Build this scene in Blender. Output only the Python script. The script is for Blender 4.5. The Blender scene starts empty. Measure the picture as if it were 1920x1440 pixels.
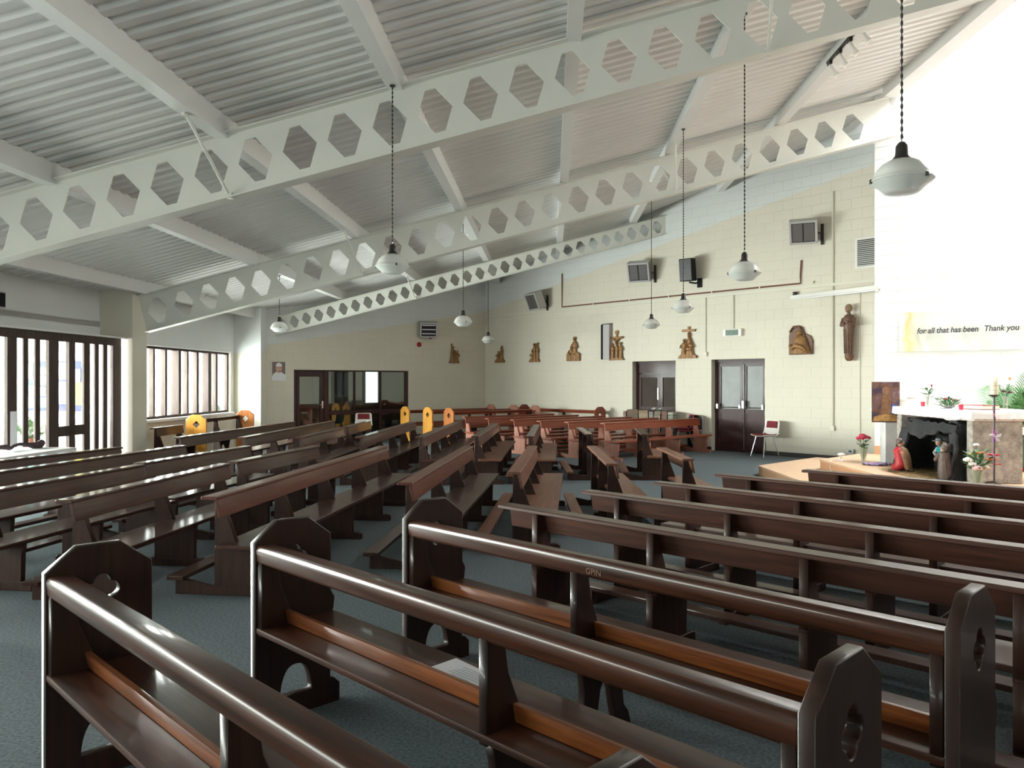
import bpy, bmesh, math, random
from mathutils import Vector, Matrix
random.seed(7)
sc = bpy.context.scene
COL = sc.collection
R = math.radians
PI = math.pi

# ------------------------------------------------------------------ camera
HC, F, CX, HOR = 1.65, 1450.0, 960.0, 715.0
cam_d = bpy.data.cameras.new('camera'); cam = bpy.data.objects.new('camera', cam_d); COL.objects.link(cam)
cam.location = (0, 0, HC); cam.rotation_euler = (R(90), 0, 0)
cam_d.sensor_width = 36.0; cam_d.lens = F / 1920 * 36; cam_d.shift_y = -5 / 1920
cam_d.clip_start = 0.05; cam_d.clip_end = 300
sc.camera = cam

# ------------------------------------------------------------------ world, exposure
world = bpy.data.worlds.new('overcast_sky'); sc.world = world; world.use_nodes = True
wn = world.node_tree.nodes; wn['Background'].inputs[0].default_value = (0.98, 0.99, 1.0, 1); wn['Background'].inputs[1].default_value = 2.2
sc.cycles.max_bounces = 8; sc.cycles.caustics_reflective = False; sc.cycles.caustics_refractive = False
vs = sc.view_settings
vs.view_transform = 'Standard'; vs.look = 'None'; vs.gamma = 1.0; vs.exposure = 1.12; vs.use_curve_mapping = False

# ------------------------------------------------------------------ nave frame: u across the roof slope, v along the purlins
PHI = R(2.8)
bx_, px_ = Vector((math.cos(PHI), -math.sin(PHI), 0)), Vector((math.sin(PHI), math.cos(PHI), 0))
def UV(u, v, z=0.0): return bx_ * u + px_ * v + Vector((0, 0, z))
NAVE_ROT = -PHI
def u_of(x, y): return x * math.cos(PHI) - y * math.sin(PHI)
def roof(u): return 3.22 + 0.2525 * (u + 7.48)          # top of the steel beams
DECK = 0.20                                             # purlin depth, decking sits on top
RIDGE_U = 5.9
def at(px, py, y): return Vector(((px - CX) / F * y, y, HC + (HOR - py) / F * y))
def u_px(px, v): return v * math.tan(math.atan((px - CX) / F) - PHI)
def v_px(px, u): return u / math.tan(math.atan((px - CX) / F) - PHI)

def area(name, loc, rot, sx, sy, power, color=(1, 1, 1)):
    l = bpy.data.lights.new(name, 'AREA'); l.shape = 'RECTANGLE'; l.size = sx; l.size_y = sy; l.energy = power; l.color = color
    o = bpy.data.objects.new(name, l); COL.objects.link(o); o.location = loc; o.rotation_euler = rot
    return o
# daylight: roof light over the sanctuary, the windows on the left wall; the unseen rear fill is added
area('daylight_rooflight', UV(8.6, 10.6, 9.3), (0, 0, NAVE_ROT), 4.6, 5.6, 1050, (1.0, 0.99, 0.97))
area('daylight_side_windows', UV(-8.6, 2.6, 1.75), (0, R(-90), NAVE_ROT), 2.0, 9.0, 560, (1.0, 0.96, 0.91))
area('daylight_lobby', UV(-11.9, 10.0, 1.9), (0, R(-90), NAVE_ROT), 2.4, 7.0, 3200, (1.0, 0.98, 0.95))
area('daylight_window', UV(-8.6, 16.7, 1.8), (0, R(-90), NAVE_ROT), 1.9, 5.4, 1300, (1.0, 0.985, 0.96))
area('rear_fill_light', UV(-1.0, -5.6, 2.0), (R(90), 0, NAVE_ROT), 10.0, 2.2, 50, (1.0, 0.98, 0.96))

# ------------------------------------------------------------------ materials
MATS = {}
def new_mat(name):
    m = bpy.data.materials.new(name); m.use_nodes = True
    return m, m.node_tree.nodes, m.node_tree.links, m.node_tree.nodes['Principled BSDF']
def mat(name, col, rough=0.5, metal=0.0, var=0.0, vscale=8.0, bump=0.0, bscale=40.0, coat=0.0, spec=0.5, trans=0.0, sheen=0.0, stretch=None):
    if name in MATS: return MATS[name]
    m, n, l, p = new_mat(name)
    p.inputs['Base Color'].default_value = (*col, 1); p.inputs['Roughness'].default_value = rough; p.inputs['Metallic'].default_value = metal
    p.inputs['Specular IOR Level'].default_value = spec; p.inputs['Coat Weight'].default_value = coat; p.inputs['Coat Roughness'].default_value = 0.12
    if sheen: p.inputs['Sheen Weight'].default_value = sheen
    if trans: p.inputs['Transmission Weight'].default_value = trans
    tc = n.new('ShaderNodeTexCoord'); src = tc.outputs['Object']
    if stretch:
        mp = n.new('ShaderNodeMapping'); mp.inputs['Scale'].default_value = stretch; l.new(src, mp.inputs[0]); src = mp.outputs[0]
    if var:
        t = n.new('ShaderNodeTexNoise'); t.inputs['Scale'].default_value = vscale; t.inputs['Detail'].default_value = 4; l.new(src, t.inputs['Vector'])
        r = n.new('ShaderNodeValToRGB'); a = r.color_ramp.elements
        a[0].position = 0.3; a[1].position = 0.7
        a[0].color = (*[c * (1 - var) for c in col], 1); a[1].color = (*[min(1, c * (1 + var)) for c in col], 1)
        l.new(t.outputs['Fac'], r.inputs[0]); l.new(r.outputs[0], p.inputs['Base Color'])
    if bump:
        t2 = n.new('ShaderNodeTexNoise'); t2.inputs['Scale'].default_value = bscale; t2.inputs['Detail'].default_value = 3; l.new(src, t2.inputs['Vector'])
        b = n.new('ShaderNodeBump'); b.inputs['Strength'].default_value = bump; b.inputs['Distance'].default_value = 0.01
        l.new(t2.outputs['Fac'], b.inputs['Height']); l.new(b.outputs[0], p.inputs['Normal'])
    MATS[name] = m
    return m
def wood(name, dark, light, rough=0.3, axis='x', coat=0.25, spec=0.25):
    if name in MATS: return MATS[name]
    m, n, l, p = new_mat(name)
    tc = n.new('ShaderNodeTexCoord'); mp = n.new('ShaderNodeMapping'); l.new(tc.outputs['Object'], mp.inputs[0])
    mp.inputs['Scale'].default_value = {'x': (0.55, 9, 9), 'z': (9, 9, 0.7), 'y': (9, 0.7, 9)}[axis]
    oi = n.new('ShaderNodeObjectInfo')
    add = n.new('ShaderNodeVectorMath'); add.operation = 'ADD'; l.new(mp.outputs[0], add.inputs[0])
    sc_ = n.new('ShaderNodeVectorMath'); sc_.operation = 'SCALE'; sc_.inputs['Scale'].default_value = 37.0
    cmb = n.new('ShaderNodeCombineXYZ')
    for k in range(3): l.new(oi.outputs['Random'], cmb.inputs[k])
    l.new(cmb.outputs[0], sc_.inputs[0]); l.new(sc_.outputs[0], add.inputs[1])
    t = n.new('ShaderNodeTexNoise'); t.inputs['Scale'].default_value = 3.2; t.inputs['Detail'].default_value = 7; t.inputs['Roughness'].default_value = 0.62; t.inputs['Distortion'].default_value = 0.6
    l.new(add.outputs[0], t.inputs['Vector'])
    r = n.new('ShaderNodeValToRGB'); e = r.color_ramp.elements
    e[0].position = 0.32; e[0].color = (*dark, 1); e[1].position = 0.7; e[1].color = (*light, 1)
    l.new(t.outputs['Fac'], r.inputs[0]); l.new(r.outputs[0], p.inputs['Base Color'])
    p.inputs['Roughness'].default_value = rough + 0.15; p.inputs['Specular IOR Level'].default_value = spec; p.inputs['Coat Weight'].default_value = coat; p.inputs['Coat Roughness'].default_value = 0.10
    b = n.new('ShaderNodeBump'); b.inputs['Strength'].default_value = 0.12; b.inputs['Distance'].default_value = 0.004
    l.new(t.outputs['Fac'], b.inputs['Height']); l.new(b.outputs[0], p.inputs['Normal'])
    MATS[name] = m
    return m
def pane(name, tint=(0.9, 0.95, 0.93), gloss=0.12, rough=0.02, trans=None):
    if name in MATS: return MATS[name]
    m, n, l, p = new_mat(name); out = n['Material Output']; n.remove(p)
    tr = n.new('ShaderNodeBsdfTransparent'); tr.inputs[0].default_value = (*tint, 1)
    gl = n.new('ShaderNodeBsdfGlossy'); gl.inputs['Roughness'].default_value = rough
    lw = n.new('ShaderNodeLayerWeight'); lw.inputs[0].default_value = 0.35
    mx = n.new('ShaderNodeMixShader')
    ma = n.new('ShaderNodeMath'); ma.operation = 'MULTIPLY_ADD'; ma.inputs[1].default_value = 0.6; ma.inputs[2].default_value = gloss * 0.4; ma.use_clamp = True
    l.new(lw.outputs['Fresnel'], ma.inputs[0]); l.new(ma.outputs[0], mx.inputs[0]); l.new(tr.outputs[0], mx.inputs[1]); l.new(gl.outputs[0], mx.inputs[2])
    l.new(mx.outputs[0], out.inputs[0]); MATS[name] = m
    return m
def opal(name, col, clear, rough=0.25):
    """thin pressed glass: part diffuse-translucent, part clear"""
    if name in MATS: return MATS[name]
    m, n, l, p = new_mat(name); out = n['Material Output']
    p.inputs['Base Color'].default_value = (*col, 1); p.inputs['Roughness'].default_value = rough
    tl = n.new('ShaderNodeBsdfTranslucent'); tl.inputs[0].default_value = (*col, 1)
    tr = n.new('ShaderNodeBsdfTransparent')
    m1 = n.new('ShaderNodeMixShader'); m1.inputs[0].default_value = 0.45; l.new(p.outputs[0], m1.inputs[1]); l.new(tl.outputs[0], m1.inputs[2])
    m2 = n.new('ShaderNodeMixShader'); m2.inputs[0].default_value = clear; l.new(m1.outputs[0], m2.inputs[1]); l.new(tr.outputs[0], m2.inputs[2])
    l.new(m2.outputs[0], out.inputs[0]); MATS[name] = m
    return m
def paint_two_tone(name, low, high, flat_z=None):
    """wall paint: cream below, grey-blue band below the roof; boundary runs parallel to the roof slope (or level at flat_z)"""
    m, n, l, p = new_mat(name)
    g = n.new('ShaderNodeNewGeometry'); sp = n.new('ShaderNodeSeparateXYZ'); l.new(g.outputs['Position'], sp.inputs[0])
    if flat_z is None:
        dt = n.new('ShaderNodeVectorMath'); dt.operation = 'DOT_PRODUCT'; l.new(g.outputs['Position'], dt.inputs[0])
        dt.inputs[1].default_value = (-0.2525 * math.cos(PHI), 0.2525 * math.sin(PHI), 1.0)
        h, lim = dt.outputs['Value'], 3.22 + 0.2525 * 7.48 - 0.72
    else: h, lim = sp.outputs['Z'], flat_z
    gt = n.new('ShaderNodeMath'); gt.operation = 'GREATER_THAN'; gt.inputs[1].default_value = lim; l.new(h, gt.inputs[0])
    t = n.new('ShaderNodeTexNoise'); t.inputs['Scale'].default_value = 1.3; t.inputs['Detail'].default_value = 4; l.new(g.outputs['Position'], t.inputs['Vector'])
    mr = n.new('ShaderNodeMapRange'); mr.inputs['To Min'].default_value = 0.93; mr.inputs['To Max'].default_value = 1.05; l.new(t.outputs['Fac'], mr.inputs[0])
    mx = n.new('ShaderNodeMix'); mx.data_type = 'RGBA'; l.new(gt.outputs[0], mx.inputs['Factor']); mx.inputs[6].default_value = (*low, 1); mx.inputs[7].default_value = (*high, 1)
    ml = n.new('ShaderNodeVectorMath'); ml.operation = 'SCALE'; l.new(mx.outputs[2], ml.inputs[0]); l.new(mr.outputs[0], ml.inputs['Scale'])
    l.new(ml.outputs[0], p.inputs['Base Color']); p.inputs['Roughness'].default_value = 0.6
    t2 = n.new('ShaderNodeTexNoise'); t2.inputs['Scale'].default_value = 90; l.new(g.outputs['Position'], t2.inputs['Vector'])
    b = n.new('ShaderNodeBump'); b.inputs['Strength'].default_value = 0.15; b.inputs['Distance'].default_value = 0.003; l.new(t2.outputs['Fac'], b.inputs['Height']); l.new(b.outputs[0], p.inputs['Normal'])
    MATS[name] = m
    return m

CREAM, BLUEGREY = (0.70, 0.652, 0.552), (0.69, 0.71, 0.705)
M_WALL = paint_two_tone('block_paint_two_tone', CREAM, BLUEGREY)
M_WALLL = paint_two_tone('plaster_two_tone', (0.72, 0.69, 0.60), BLUEGREY, 2.36)
M_JOINT = paint_two_tone('mortar_two_tone', (0.635, 0.59, 0.49), (0.61, 0.63, 0.625))
M_WHITE = mat('white_block_paint', (0.72, 0.71, 0.695), 0.6, var=0.03, vscale=1.5)
M_PIER = mat('pier_paint', (0.66, 0.63, 0.53), 0.6, var=0.04, vscale=1.5)
M_STEEL = mat('white_steel_paint', (0.72, 0.72, 0.665), 0.38, var=0.02, vscale=2)
M_PURLIN = mat('purlin_paint', (0.76, 0.76, 0.745), 0.42)
M_DECK = mat('deck_paint', (0.75, 0.745, 0.725), 0.42, var=0.04, vscale=1.0)
M_CARPET = mat('carpet', (0.120, 0.145, 0.155), 0.95, var=0.35, vscale=60, bump=0.6, bscale=400, spec=0.1)
M_LAM = wood('beech_laminate', (0.56, 0.37, 0.24), (0.66, 0.46, 0.31), 0.35, 'y', 0.1)
M_LAMEDGE = wood('beech_edge', (0.50, 0.28, 0.16), (0.58, 0.34, 0.20), 0.4, 'x', 0.1)
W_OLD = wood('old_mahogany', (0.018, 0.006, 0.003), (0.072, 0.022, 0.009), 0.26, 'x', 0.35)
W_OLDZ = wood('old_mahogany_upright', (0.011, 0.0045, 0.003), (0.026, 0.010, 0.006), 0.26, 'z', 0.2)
W_STRIP = wood('amber_mahogany', (0.085, 0.022, 0.006), (0.23, 0.070, 0.017), 0.25, 'x', 0.35)
W_NEW = wood('red_mahogany', (0.026, 0.009, 0.0055), (0.068, 0.024, 0.0135), 0.30, 'x', 0.4)
W_NEWZ = wood('red_mahogany_upright', (0.021, 0.009, 0.006), (0.050, 0.020, 0.013), 0.38, 'z', 0.05)
W_RED = wood('bright_mahogany', (0.17, 0.036, 0.016), (0.27, 0.062, 0.026), 0.3, 'x', 0.3)
W_REDLIT = wood('lit_mahogany_upright', (0.28, 0.110, 0.072), (0.40, 0.175, 0.120), 0.4, 'z', 0.1)  # uprights lightened: strong light from the left is put into the colour
W_LITHONEY = wood('sunlit_honey_wood', (0.50, 0.20, 0.03), (0.72, 0.36, 0.07), 0.25, 'z', 0.4)  # golden sunlit look of the pew ends painted into the wood colour
W_LITORANGE = wood('sunlit_orange_wood', (0.32, 0.10, 0.025), (0.48, 0.17, 0.045), 0.25, 'z', 0.4)  # same for the orange ends: warm light carried by the base colour
W_FRAME = wood('dark_frame_timber', (0.045, 0.030, 0.026), (0.085, 0.060, 0.052), 0.45, 'z', 0.0)
W_DOOR = wood('dark_door_timber', (0.030, 0.010, 0.010), (0.060, 0.022, 0.022), 0.3, 'z', 0.1)
M_GLASS = pane('window_glass'); M_DGLASS = pane('tinted_glass', (0.72, 0.78, 0.75), 0.22)
M_WIRED = mat('wired_glass', (0.13, 0.14, 0.135), 0.38, var=0.25, vscale=2.5)
M_BLACK = mat('black_plastic', (0.008, 0.008, 0.009), 0.7, spec=0.2); M_BLK2 = mat('black_paint', (0.02, 0.018, 0.017), 0.35)
M_CHROME = mat('chrome', (0.75, 0.75, 0.76), 0.15, 1.0); M_GREYM = mat('grey_metal', (0.42, 0.41, 0.40), 0.35, 0.6); M_BRASS = mat('brass', (0.80, 0.60, 0.25), 0.25, 1.0)
M_SKIRT = mat('dark_skirting', (0.022, 0.015, 0.015), 0.5)
M_CREAMP = mat('cream_pipe', (0.70, 0.67, 0.56), 0.45); M_COPPER = mat('painted_copper', (0.20, 0.075, 0.050), 0.4, 0.3)
M_PLASTIC = mat('white_plastic', (0.80, 0.78, 0.74), 0.35); M_REDPAD = mat('red_upholstery', (0.17, 0.012, 0.018), 0.8, var=0.2, vscale=60)
M_REDSEAT = mat('red_moulded_plastic', (0.36, 0.035, 0.065), 0.4)
M_CLOTH = mat('white_linen', (0.70, 0.695, 0.69), 0.85, bump=0.2, bscale=120)
M_PAPER = mat('white_paper', (0.82, 0.83, 0.86), 0.8)

# ------------------------------------------------------------------ mesh helpers
class MB:
    def __init__(self): self.v, self.f = [], []
    def add(self, vs_, fs):
        o = len(self.v); self.v += [tuple(x) for x in vs_]; self.f += [tuple(i + o for i in f) for f in fs]; return self
    def box(self, x0, x1, y0, y1, z0, z1):
        return self.add([(x0, y0, z0), (x1, y0, z0), (x1, y1, z0), (x0, y1, z0), (x0, y0, z1), (x1, y0, z1), (x1, y1, z1), (x0, y1, z1)],
                        [(0, 3, 2, 1), (4, 5, 6, 7), (0, 1, 5, 4), (1, 2, 6, 5), (2, 3, 7, 6), (3, 0, 4, 7)])
    def prism(self, poly, a0, a1, axis='x'):
        """poly: 2D points; extruded along axis from a0 to a1. axis x: (y,z); y: (x,z); z: (x,y)"""
        n = len(poly)
        def P(a, q): return {'x': (a, q[0], q[1]), 'y': (q[0], a, q[1]), 'z': (q[0], q[1], a)}[axis]
        ar = sum(poly[i][0] * poly[(i + 1) % n][1] - poly[(i + 1) % n][0] * poly[i][1] for i in range(n))
        pl = list(poly) if ar > 0 else list(poly)[::-1]
        if axis == 'y': pl = pl[::-1]
        return self.add([P(a0, q) for q in pl] + [P(a1, q) for q in pl],
                        [tuple(range(n))[::-1], tuple(range(n, 2 * n))] + [(i, (i + 1) % n, n + (i + 1) % n, n + i) for i in range(n)])
    def tube(self, pts, r, n=8, caps=True):
        pts = [Vector(p) for p in pts]; rs = r if isinstance(r, (list, tuple)) else [r] * len(pts)
        vs_, fs = [], []; up = None
        for i, p in enumerate(pts):
            d = (pts[min(i + 1, len(pts) - 1)] - pts[max(i - 1, 0)])
            d = d.normalized() if d.length > 1e-9 else Vector((0, 0, 1))
            if up is None: up = d.orthogonal().normalized()
            else:
                up = up - d * up.dot(d); up = up.normalized() if up.length > 1e-6 else d.orthogonal().normalized()
            s = d.cross(up)
            for k in range(n):
                a = 2 * PI * k / n; vs_.append(p + (up * math.cos(a) + s * math.sin(a)) * rs[i])
        for i in range(len(pts) - 1):
            for k in range(n): fs.append((i * n + k, i * n + (k + 1) % n, (i + 1) * n + (k + 1) % n, (i + 1) * n + k))
        if caps: fs += [tuple(range(n))[::-1], tuple(range((len(pts) - 1) * n, len(pts) * n))]
        return self.add(vs_, fs)
    def lathe(self, prof, n=20, c=(0, 0, 0), sx=1, sy=1, lean=(0, 0)):
        """prof: (r, z)"""
        vs_, fs = [], []
        z0 = prof[0][1]
        for r, z in prof:
            for k in range(n):
                a = 2 * PI * k / n
                vs_.append((c[0] + r * sx * math.cos(a) + lean[0] * (z - z0), c[1] + r * sy * math.sin(a) + lean[1] * (z - z0), c[2] + z))
        for i in range(len(prof) - 1):
            for k in range(n): fs.append((i * n + k, i * n + (k + 1) % n, (i + 1) * n + (k + 1) % n, (i + 1) * n + k))
        fs += [tuple(range(n))[::-1], tuple(range((len(prof) - 1) * n, len(prof) * n))]
        return self.add(vs_, fs)
    def ball(self, c, r, n=10, m=7, s=(1, 1, 1)):
        prof = [(r * math.sin(PI * (i + 0.02) / (m + 0.04)), -r * math.cos(PI * (i + 0.02) / (m + 0.04))) for i in range(m + 1)]
        o = len(self.v); self.lathe(prof, n)
        self.v[o:] = [(c[0] + x * s[0], c[1] + y * s[1], c[2] + z * s[2]) for x, y, z in self.v[o:]]
        return self
    def xf(self, M, start=0):
        self.v[start:] = [tuple(M @ Vector(p)) for p in self.v[start:]]; return self
    def mesh(self, name, bevel=0.0, seg=2, smooth=False):
        me = bpy.data.meshes.new(name); me.from_pydata(self.v, [], self.f); me.update()
        if bevel:
            bm = bmesh.new(); bm.from_mesh(me)
            bmesh.ops.bevel(bm, geom=[e for e in bm.edges if len(e.link_faces) == 2 and e.calc_face_angle(0) > 0.5], offset=bevel, segments=seg, affect='EDGES', profile=0.6, clamp_overlap=True)
            bm.to_mesh(me); bm.free()
        if smooth:
            me.polygons.foreach_set('use_smooth', [True] * len(me.polygons))
            me.set_sharp_from_angle(angle=R(40))
        return me
    def build(self, name, m, parent=None, bevel=0.0, seg=2, smooth=False, loc=None, rot=None):
        me = self.mesh(name, bevel, seg, smooth)
        return put(name, me, m, parent, loc, rot)
def put(name, me, m, parent=None, loc=None, rot=None):
    if m and not me.materials: me.materials.append(m)
    o = bpy.data.objects.new(name, me); COL.objects.link(o)
    if m and me.materials and me.materials[0] != m:
        o.material_slots[0].link = 'OBJECT'; o.material_slots[0].material = m
    if parent: o.parent = parent
    if loc is not None: o.location = loc
    if rot is not None: o.rotation_euler = rot if hasattr(rot, '__len__') else (0, 0, rot)
    return o
def tag(o, label, cat, group=None, kind=None):
    o['label'] = label; o['category'] = cat
    if group: o['group'] = group
    if kind: o['kind'] = kind
    return o
def thing(name, label, cat, loc=(0, 0, 0), rot=0.0, group=None, kind=None):
    o = bpy.data.objects.new(name, None); COL.objects.link(o); o.empty_display_size = 0.1
    o.location = loc; o.rotation_euler = rot if hasattr(rot, '__len__') else (0, 0, rot)
    return tag(o, label, cat, group, kind)
def stuff(o): o['kind'] = 'stuff'; return o

# ------------------------------------------------------------------ wall frames (local x along the wall, local -y into the room)
class Frame:
    def __init__(self, o, d):
        self.o = Vector((o[0], o[1], 0)); self.d = Vector((d[0], d[1], 0)).normalized(); self.n = Vector((-self.d.y, self.d.x, 0)); self.rot = math.atan2(self.d.y, self.d.x)
    def P(self, x, y, z): return self.o + self.d * x + self.n * y + Vector((0, 0, z))
    def hit(self, px, py, off=0.0):
        """local x and height where the sight line through a picture point meets the wall plane (off metres in front of it)"""
        r = Vector(((px - CX) / F, 1, (HOR - py) / F)); o = self.o - self.n * off
        t = (o - Vector((0, 0, 0))).dot(self.n) / r.dot(self.n)
        q = r * t
        return (q - o).dot(self.d), HC + r.z * t
EX_D = (math.cos(R(-47.8)), math.sin(R(-47.8)))
t_ = 0
E1 = Vector((6.25, 16.8, 0))
exd = Vector((EX_D[0], EX_D[1], 0))
# far corner B where picture column 910 meets the exit wall
k_ = (910 - CX) / F
s_ = (k_ * E1.y - E1.x) / (exd.x - k_ * exd.y)
B_ = E1 + exd * s_
BK_D = Vector((math.cos(R(42.2)), math.sin(R(42.2)), 0))
k_ = (489 - CX) / F
s_ = (k_ * B_.y - B_.x) / (BK_D.x - k_ * BK_D.y)
A_ = B_ + BK_D * s_
FR_EXIT = Frame(B_, EX_D); FR_BACK = Frame(A_, BK_D)
LEN_BACK = (B_ - A_).length
S0 = Vector(((1640 - CX) / F * 13.95, 13.95, 0)); FR_SANC = Frame(S0, (0.745, -0.667))
FR_LEFT = Frame(UV(-7.85, 0), (px_.x, px_.y))       # window wall; local x equals v
LEN_EXIT = FR_EXIT.hit(1665, 700)[0]
COURSE, BLK = 0.2167, 0.4334

# ================================================================== STRUCTURE
def structure(o, label, cat): return tag(o, label, cat, kind='structure')
NEAR_V, RIGHT_U = -5.0, 12.2
# floor slab
m = MB().prism([tuple(UV(-12.4, NEAR_V - 0.6).xy), tuple(UV(RIGHT_U + 0.3, NEAR_V - 0.6).xy), tuple(UV(RIGHT_U + 0.3, 16).xy), tuple((FR_EXIT.P(LEN_EXIT + .3, 0.6, 0)).xy), tuple((B_ + Vector((0.0, 4.5, 0))).xy), tuple(UV(-12.4, 24.5).xy)], -0.15, 0.0, 'z')
structure(m.build('floor', M_CARPET), 'blue grey carpet covering the whole church floor', 'floor')
# ground outside the windows
m = MB().box(-60, -13.0, -40, 60, -0.5, -0.2)
structure(m.build('ground_outside', mat('pale_paving', (0.55, 0.55, 0.52), 0.9)), 'pale paved ground outside the side windows', 'ground')

def wall_slab(name, fr, L, top, openings, m_, label, thick=0.22, x_start=0.0):
    """top: function of local x giving the height. openings: (x0, x1, z0, z1)"""
    mb = MB(); xs = sorted({x_start, L, *[o[0] for o in openings], *[o[1] for o in openings]})
    for x0, x1 in zip(xs, xs[1:]):
        spans = sorted((o[2], o[3]) for o in openings if o[0] <= x0 + 1e-6 and o[1] >= x1 - 1e-6)
        z = 0.0
        for a, b in spans:
            if a > z + 1e-6: mb.box(x0, x1, 0, thick, z, a)
            z = b
        mb.prism([(x0, z), (x1, z), (x1, top(x1)), (x0, top(x0))], 0.0, thick, 'y')
    o = mb.build(name, m_); o.location = fr.o; o.rotation_euler = (0, 0, fr.rot)
    return structure(o, label, 'wall')
def deck_top(fr, extra=DECK + 0.06): return lambda x: roof(u_of(*fr.P(x, 0, 0).xy)) + extra
FULL = MB().box(0.001, BLK - 0.001, -0.006, 0.006, 0.0045, COURSE - 0.0045).mesh('block')
def blocks(wall, fr, x0, x1, top, openings, m_, limit=300, key=None):
    cand = []
    j = 0
    while True:
        z0 = j * COURSE
        if z0 > max(top(x0), top(x1)): break
        x = x0 - (BLK / 2 if j % 2 else 0)
        while x < x1 - 0.02:
            a, b = max(x, x0), min(x + BLK, x1); x += BLK
            segs = [(a, b)]
            for o in openings:
                if o[2] < z0 + COURSE * 0.5 < o[3]:
                    ns = []
                    for s, e in segs:
                        if o[0] > s + 0.02: ns.append((s, min(e, o[0])))
                        if o[1] < e - 0.02: ns.append((max(s, o[1]), e))
                    segs = ns
            for s, e in segs:
                if e - s < 0.03 or z0 > min(top(s), top(e)) - 0.03: continue
                q = fr.P((s + e) / 2, 0, z0); cand.append((q.y, s, e, z0))
        j += 1
    cand.sort(); rest = MB()
    for i, (d, s, e, z0) in enumerate(cand):
        t0, t1 = min(z0 + COURSE, top(s)), min(z0 + COURSE, top(e))
        full = abs(e - s - BLK) < 1e-4 and t0 == t1 == z0 + COURSE
        if i < limit and full: put('block', FULL, m_, wall, (s, 0, z0))
        else:
            mb = MB() if i < limit else rest
            mb.prism([(s + .001, z0 + .0045), (e - .001, z0 + .0045), (e - .001, t1 - .0045), (s + .001, t0 - .0045)], -0.006, 0.006, 'y')
            if i < limit: mb.build('block', m_, wall)
    if rest.v: stuff(rest.build('blockwork', m_, wall))

# --- exit wall (far right) with two door openings
d1a, d1b = FR_EXIT.hit(1186, 760)[0], FR_EXIT.hit(1267, 760)[0]
d2a, d2b = FR_EXIT.hit(1334, 760)[0], FR_EXIT.hit(1434, 760)[0]
DH = COURSE * 10
OP_EXIT = [(d1a, d1b, 0, DH), (d2a, d2b, 0, DH)]
wE = wall_slab('wall_right', FR_EXIT, LEN_EXIT + 0.3, deck_top(FR_EXIT), OP_EXIT, M_JOINT, 'cream painted blockwork wall with the exit doors and carved plaques', 0.26)
blocks(wE, FR_EXIT, 0.0, LEN_EXIT + 0.3, deck_top(FR_EXIT), OP_EXIT, M_WALL)
# --- back wall with the glazed partition
p0, p1 = FR_BACK.hit(551, 760)[0], FR_BACK.hit(766, 760)[0]
PH = FR_BACK.hit(660, 690)[1]
OP_BACK = [(p0, p1, 0, PH)]
wB = wall_slab('wall_back', FR_BACK, LEN_BACK, deck_top(FR_BACK), OP_BACK, M_JOINT, 'cream painted blockwork wall around the dark glazed partition', 0.22, -0.1)
blocks(wB, FR_BACK, 0.0, LEN_BACK, deck_top(FR_BACK), OP_BACK, M_WALL)
# --- sanctuary wall behind the altar and its return
wS = wall_slab('wall_sanctuary', FR_SANC, 6.2, lambda x: 9.6, [], mat('white_mortar', (.58, .57, .55), .7), 'brightly lit white blockwork wall behind the altar', 0.25)
blocks(wS, FR_SANC, 0.0, 6.2, lambda x: 9.6, [], M_WHITE)
fr_ret = Frame(FR_SANC.P(0.0, 0.25, 0), tuple((FR_EXIT.P(LEN_EXIT + 0.3, 0.1, 0) - FR_SANC.P(0, 0.25, 0)).xy))
# --- left wall: plain wall above the timber screen, pier, window wall, nib
LT = lambda u: roof(u) + DECK + 0.05
def nave_box(name, u0, u1, v0, v1, z0, z1, m_, label=None, cat='wall', parent=None, top=None):
    mb = MB().prism([(u0, z0), (u1, z0), (u1, top(u1) if top else z1), (u0, top(u0) if top else z1)], v0, v1, 'y')
    o = mb.build(name, m_, parent)
    o.rotation_euler = (0, 0, NAVE_ROT)
    if label: structure(o, label, cat)
    return o
SCR_Z = 2.41
nave_box('wall_left', -8.3, -8.1, 6.2, 13.6, SCR_Z, 0, M_WALLL, 'blue grey plaster wall above the slatted timber screen', top=LT)
nave_box('trim_1', -8.12, -7.62, 6.2, 13.56, SCR_Z, SCR_Z + 0.03, M_PURLIN, 'thin white ledge on top of the timber screen', 'trim')
nave_box('wall_pier', -8.3, -7.5, 13.56, 14.06, 0, 0, M_PIER, 'cream pier carrying the middle beam beside the window', 'pier', top=LT)
wz0, wz1 = FR_LEFT.hit(430, 772.5)[1], FR_LEFT.hit(430, 661.5)[1]
wv1 = FR_LEFT.hit(432, 700)[0]
wL = wall_slab('wall_window', FR_LEFT, wv1 + 0.25, lambda x: LT(-7.85), [(14.2, wv1, wz0, wz1)], M_WALLL, 'cream and blue grey wall around the slatted side window', 0.2, 14.06)
nib_v = wv1 + 0.22
nave_box('wall_nib', -7.9, u_px(489, nib_v), nib_v, nib_v + 0.35, 0, 0, M_WALLL, 'short pier brightly lit by the side window next to it', 'pier', top=LT)
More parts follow.
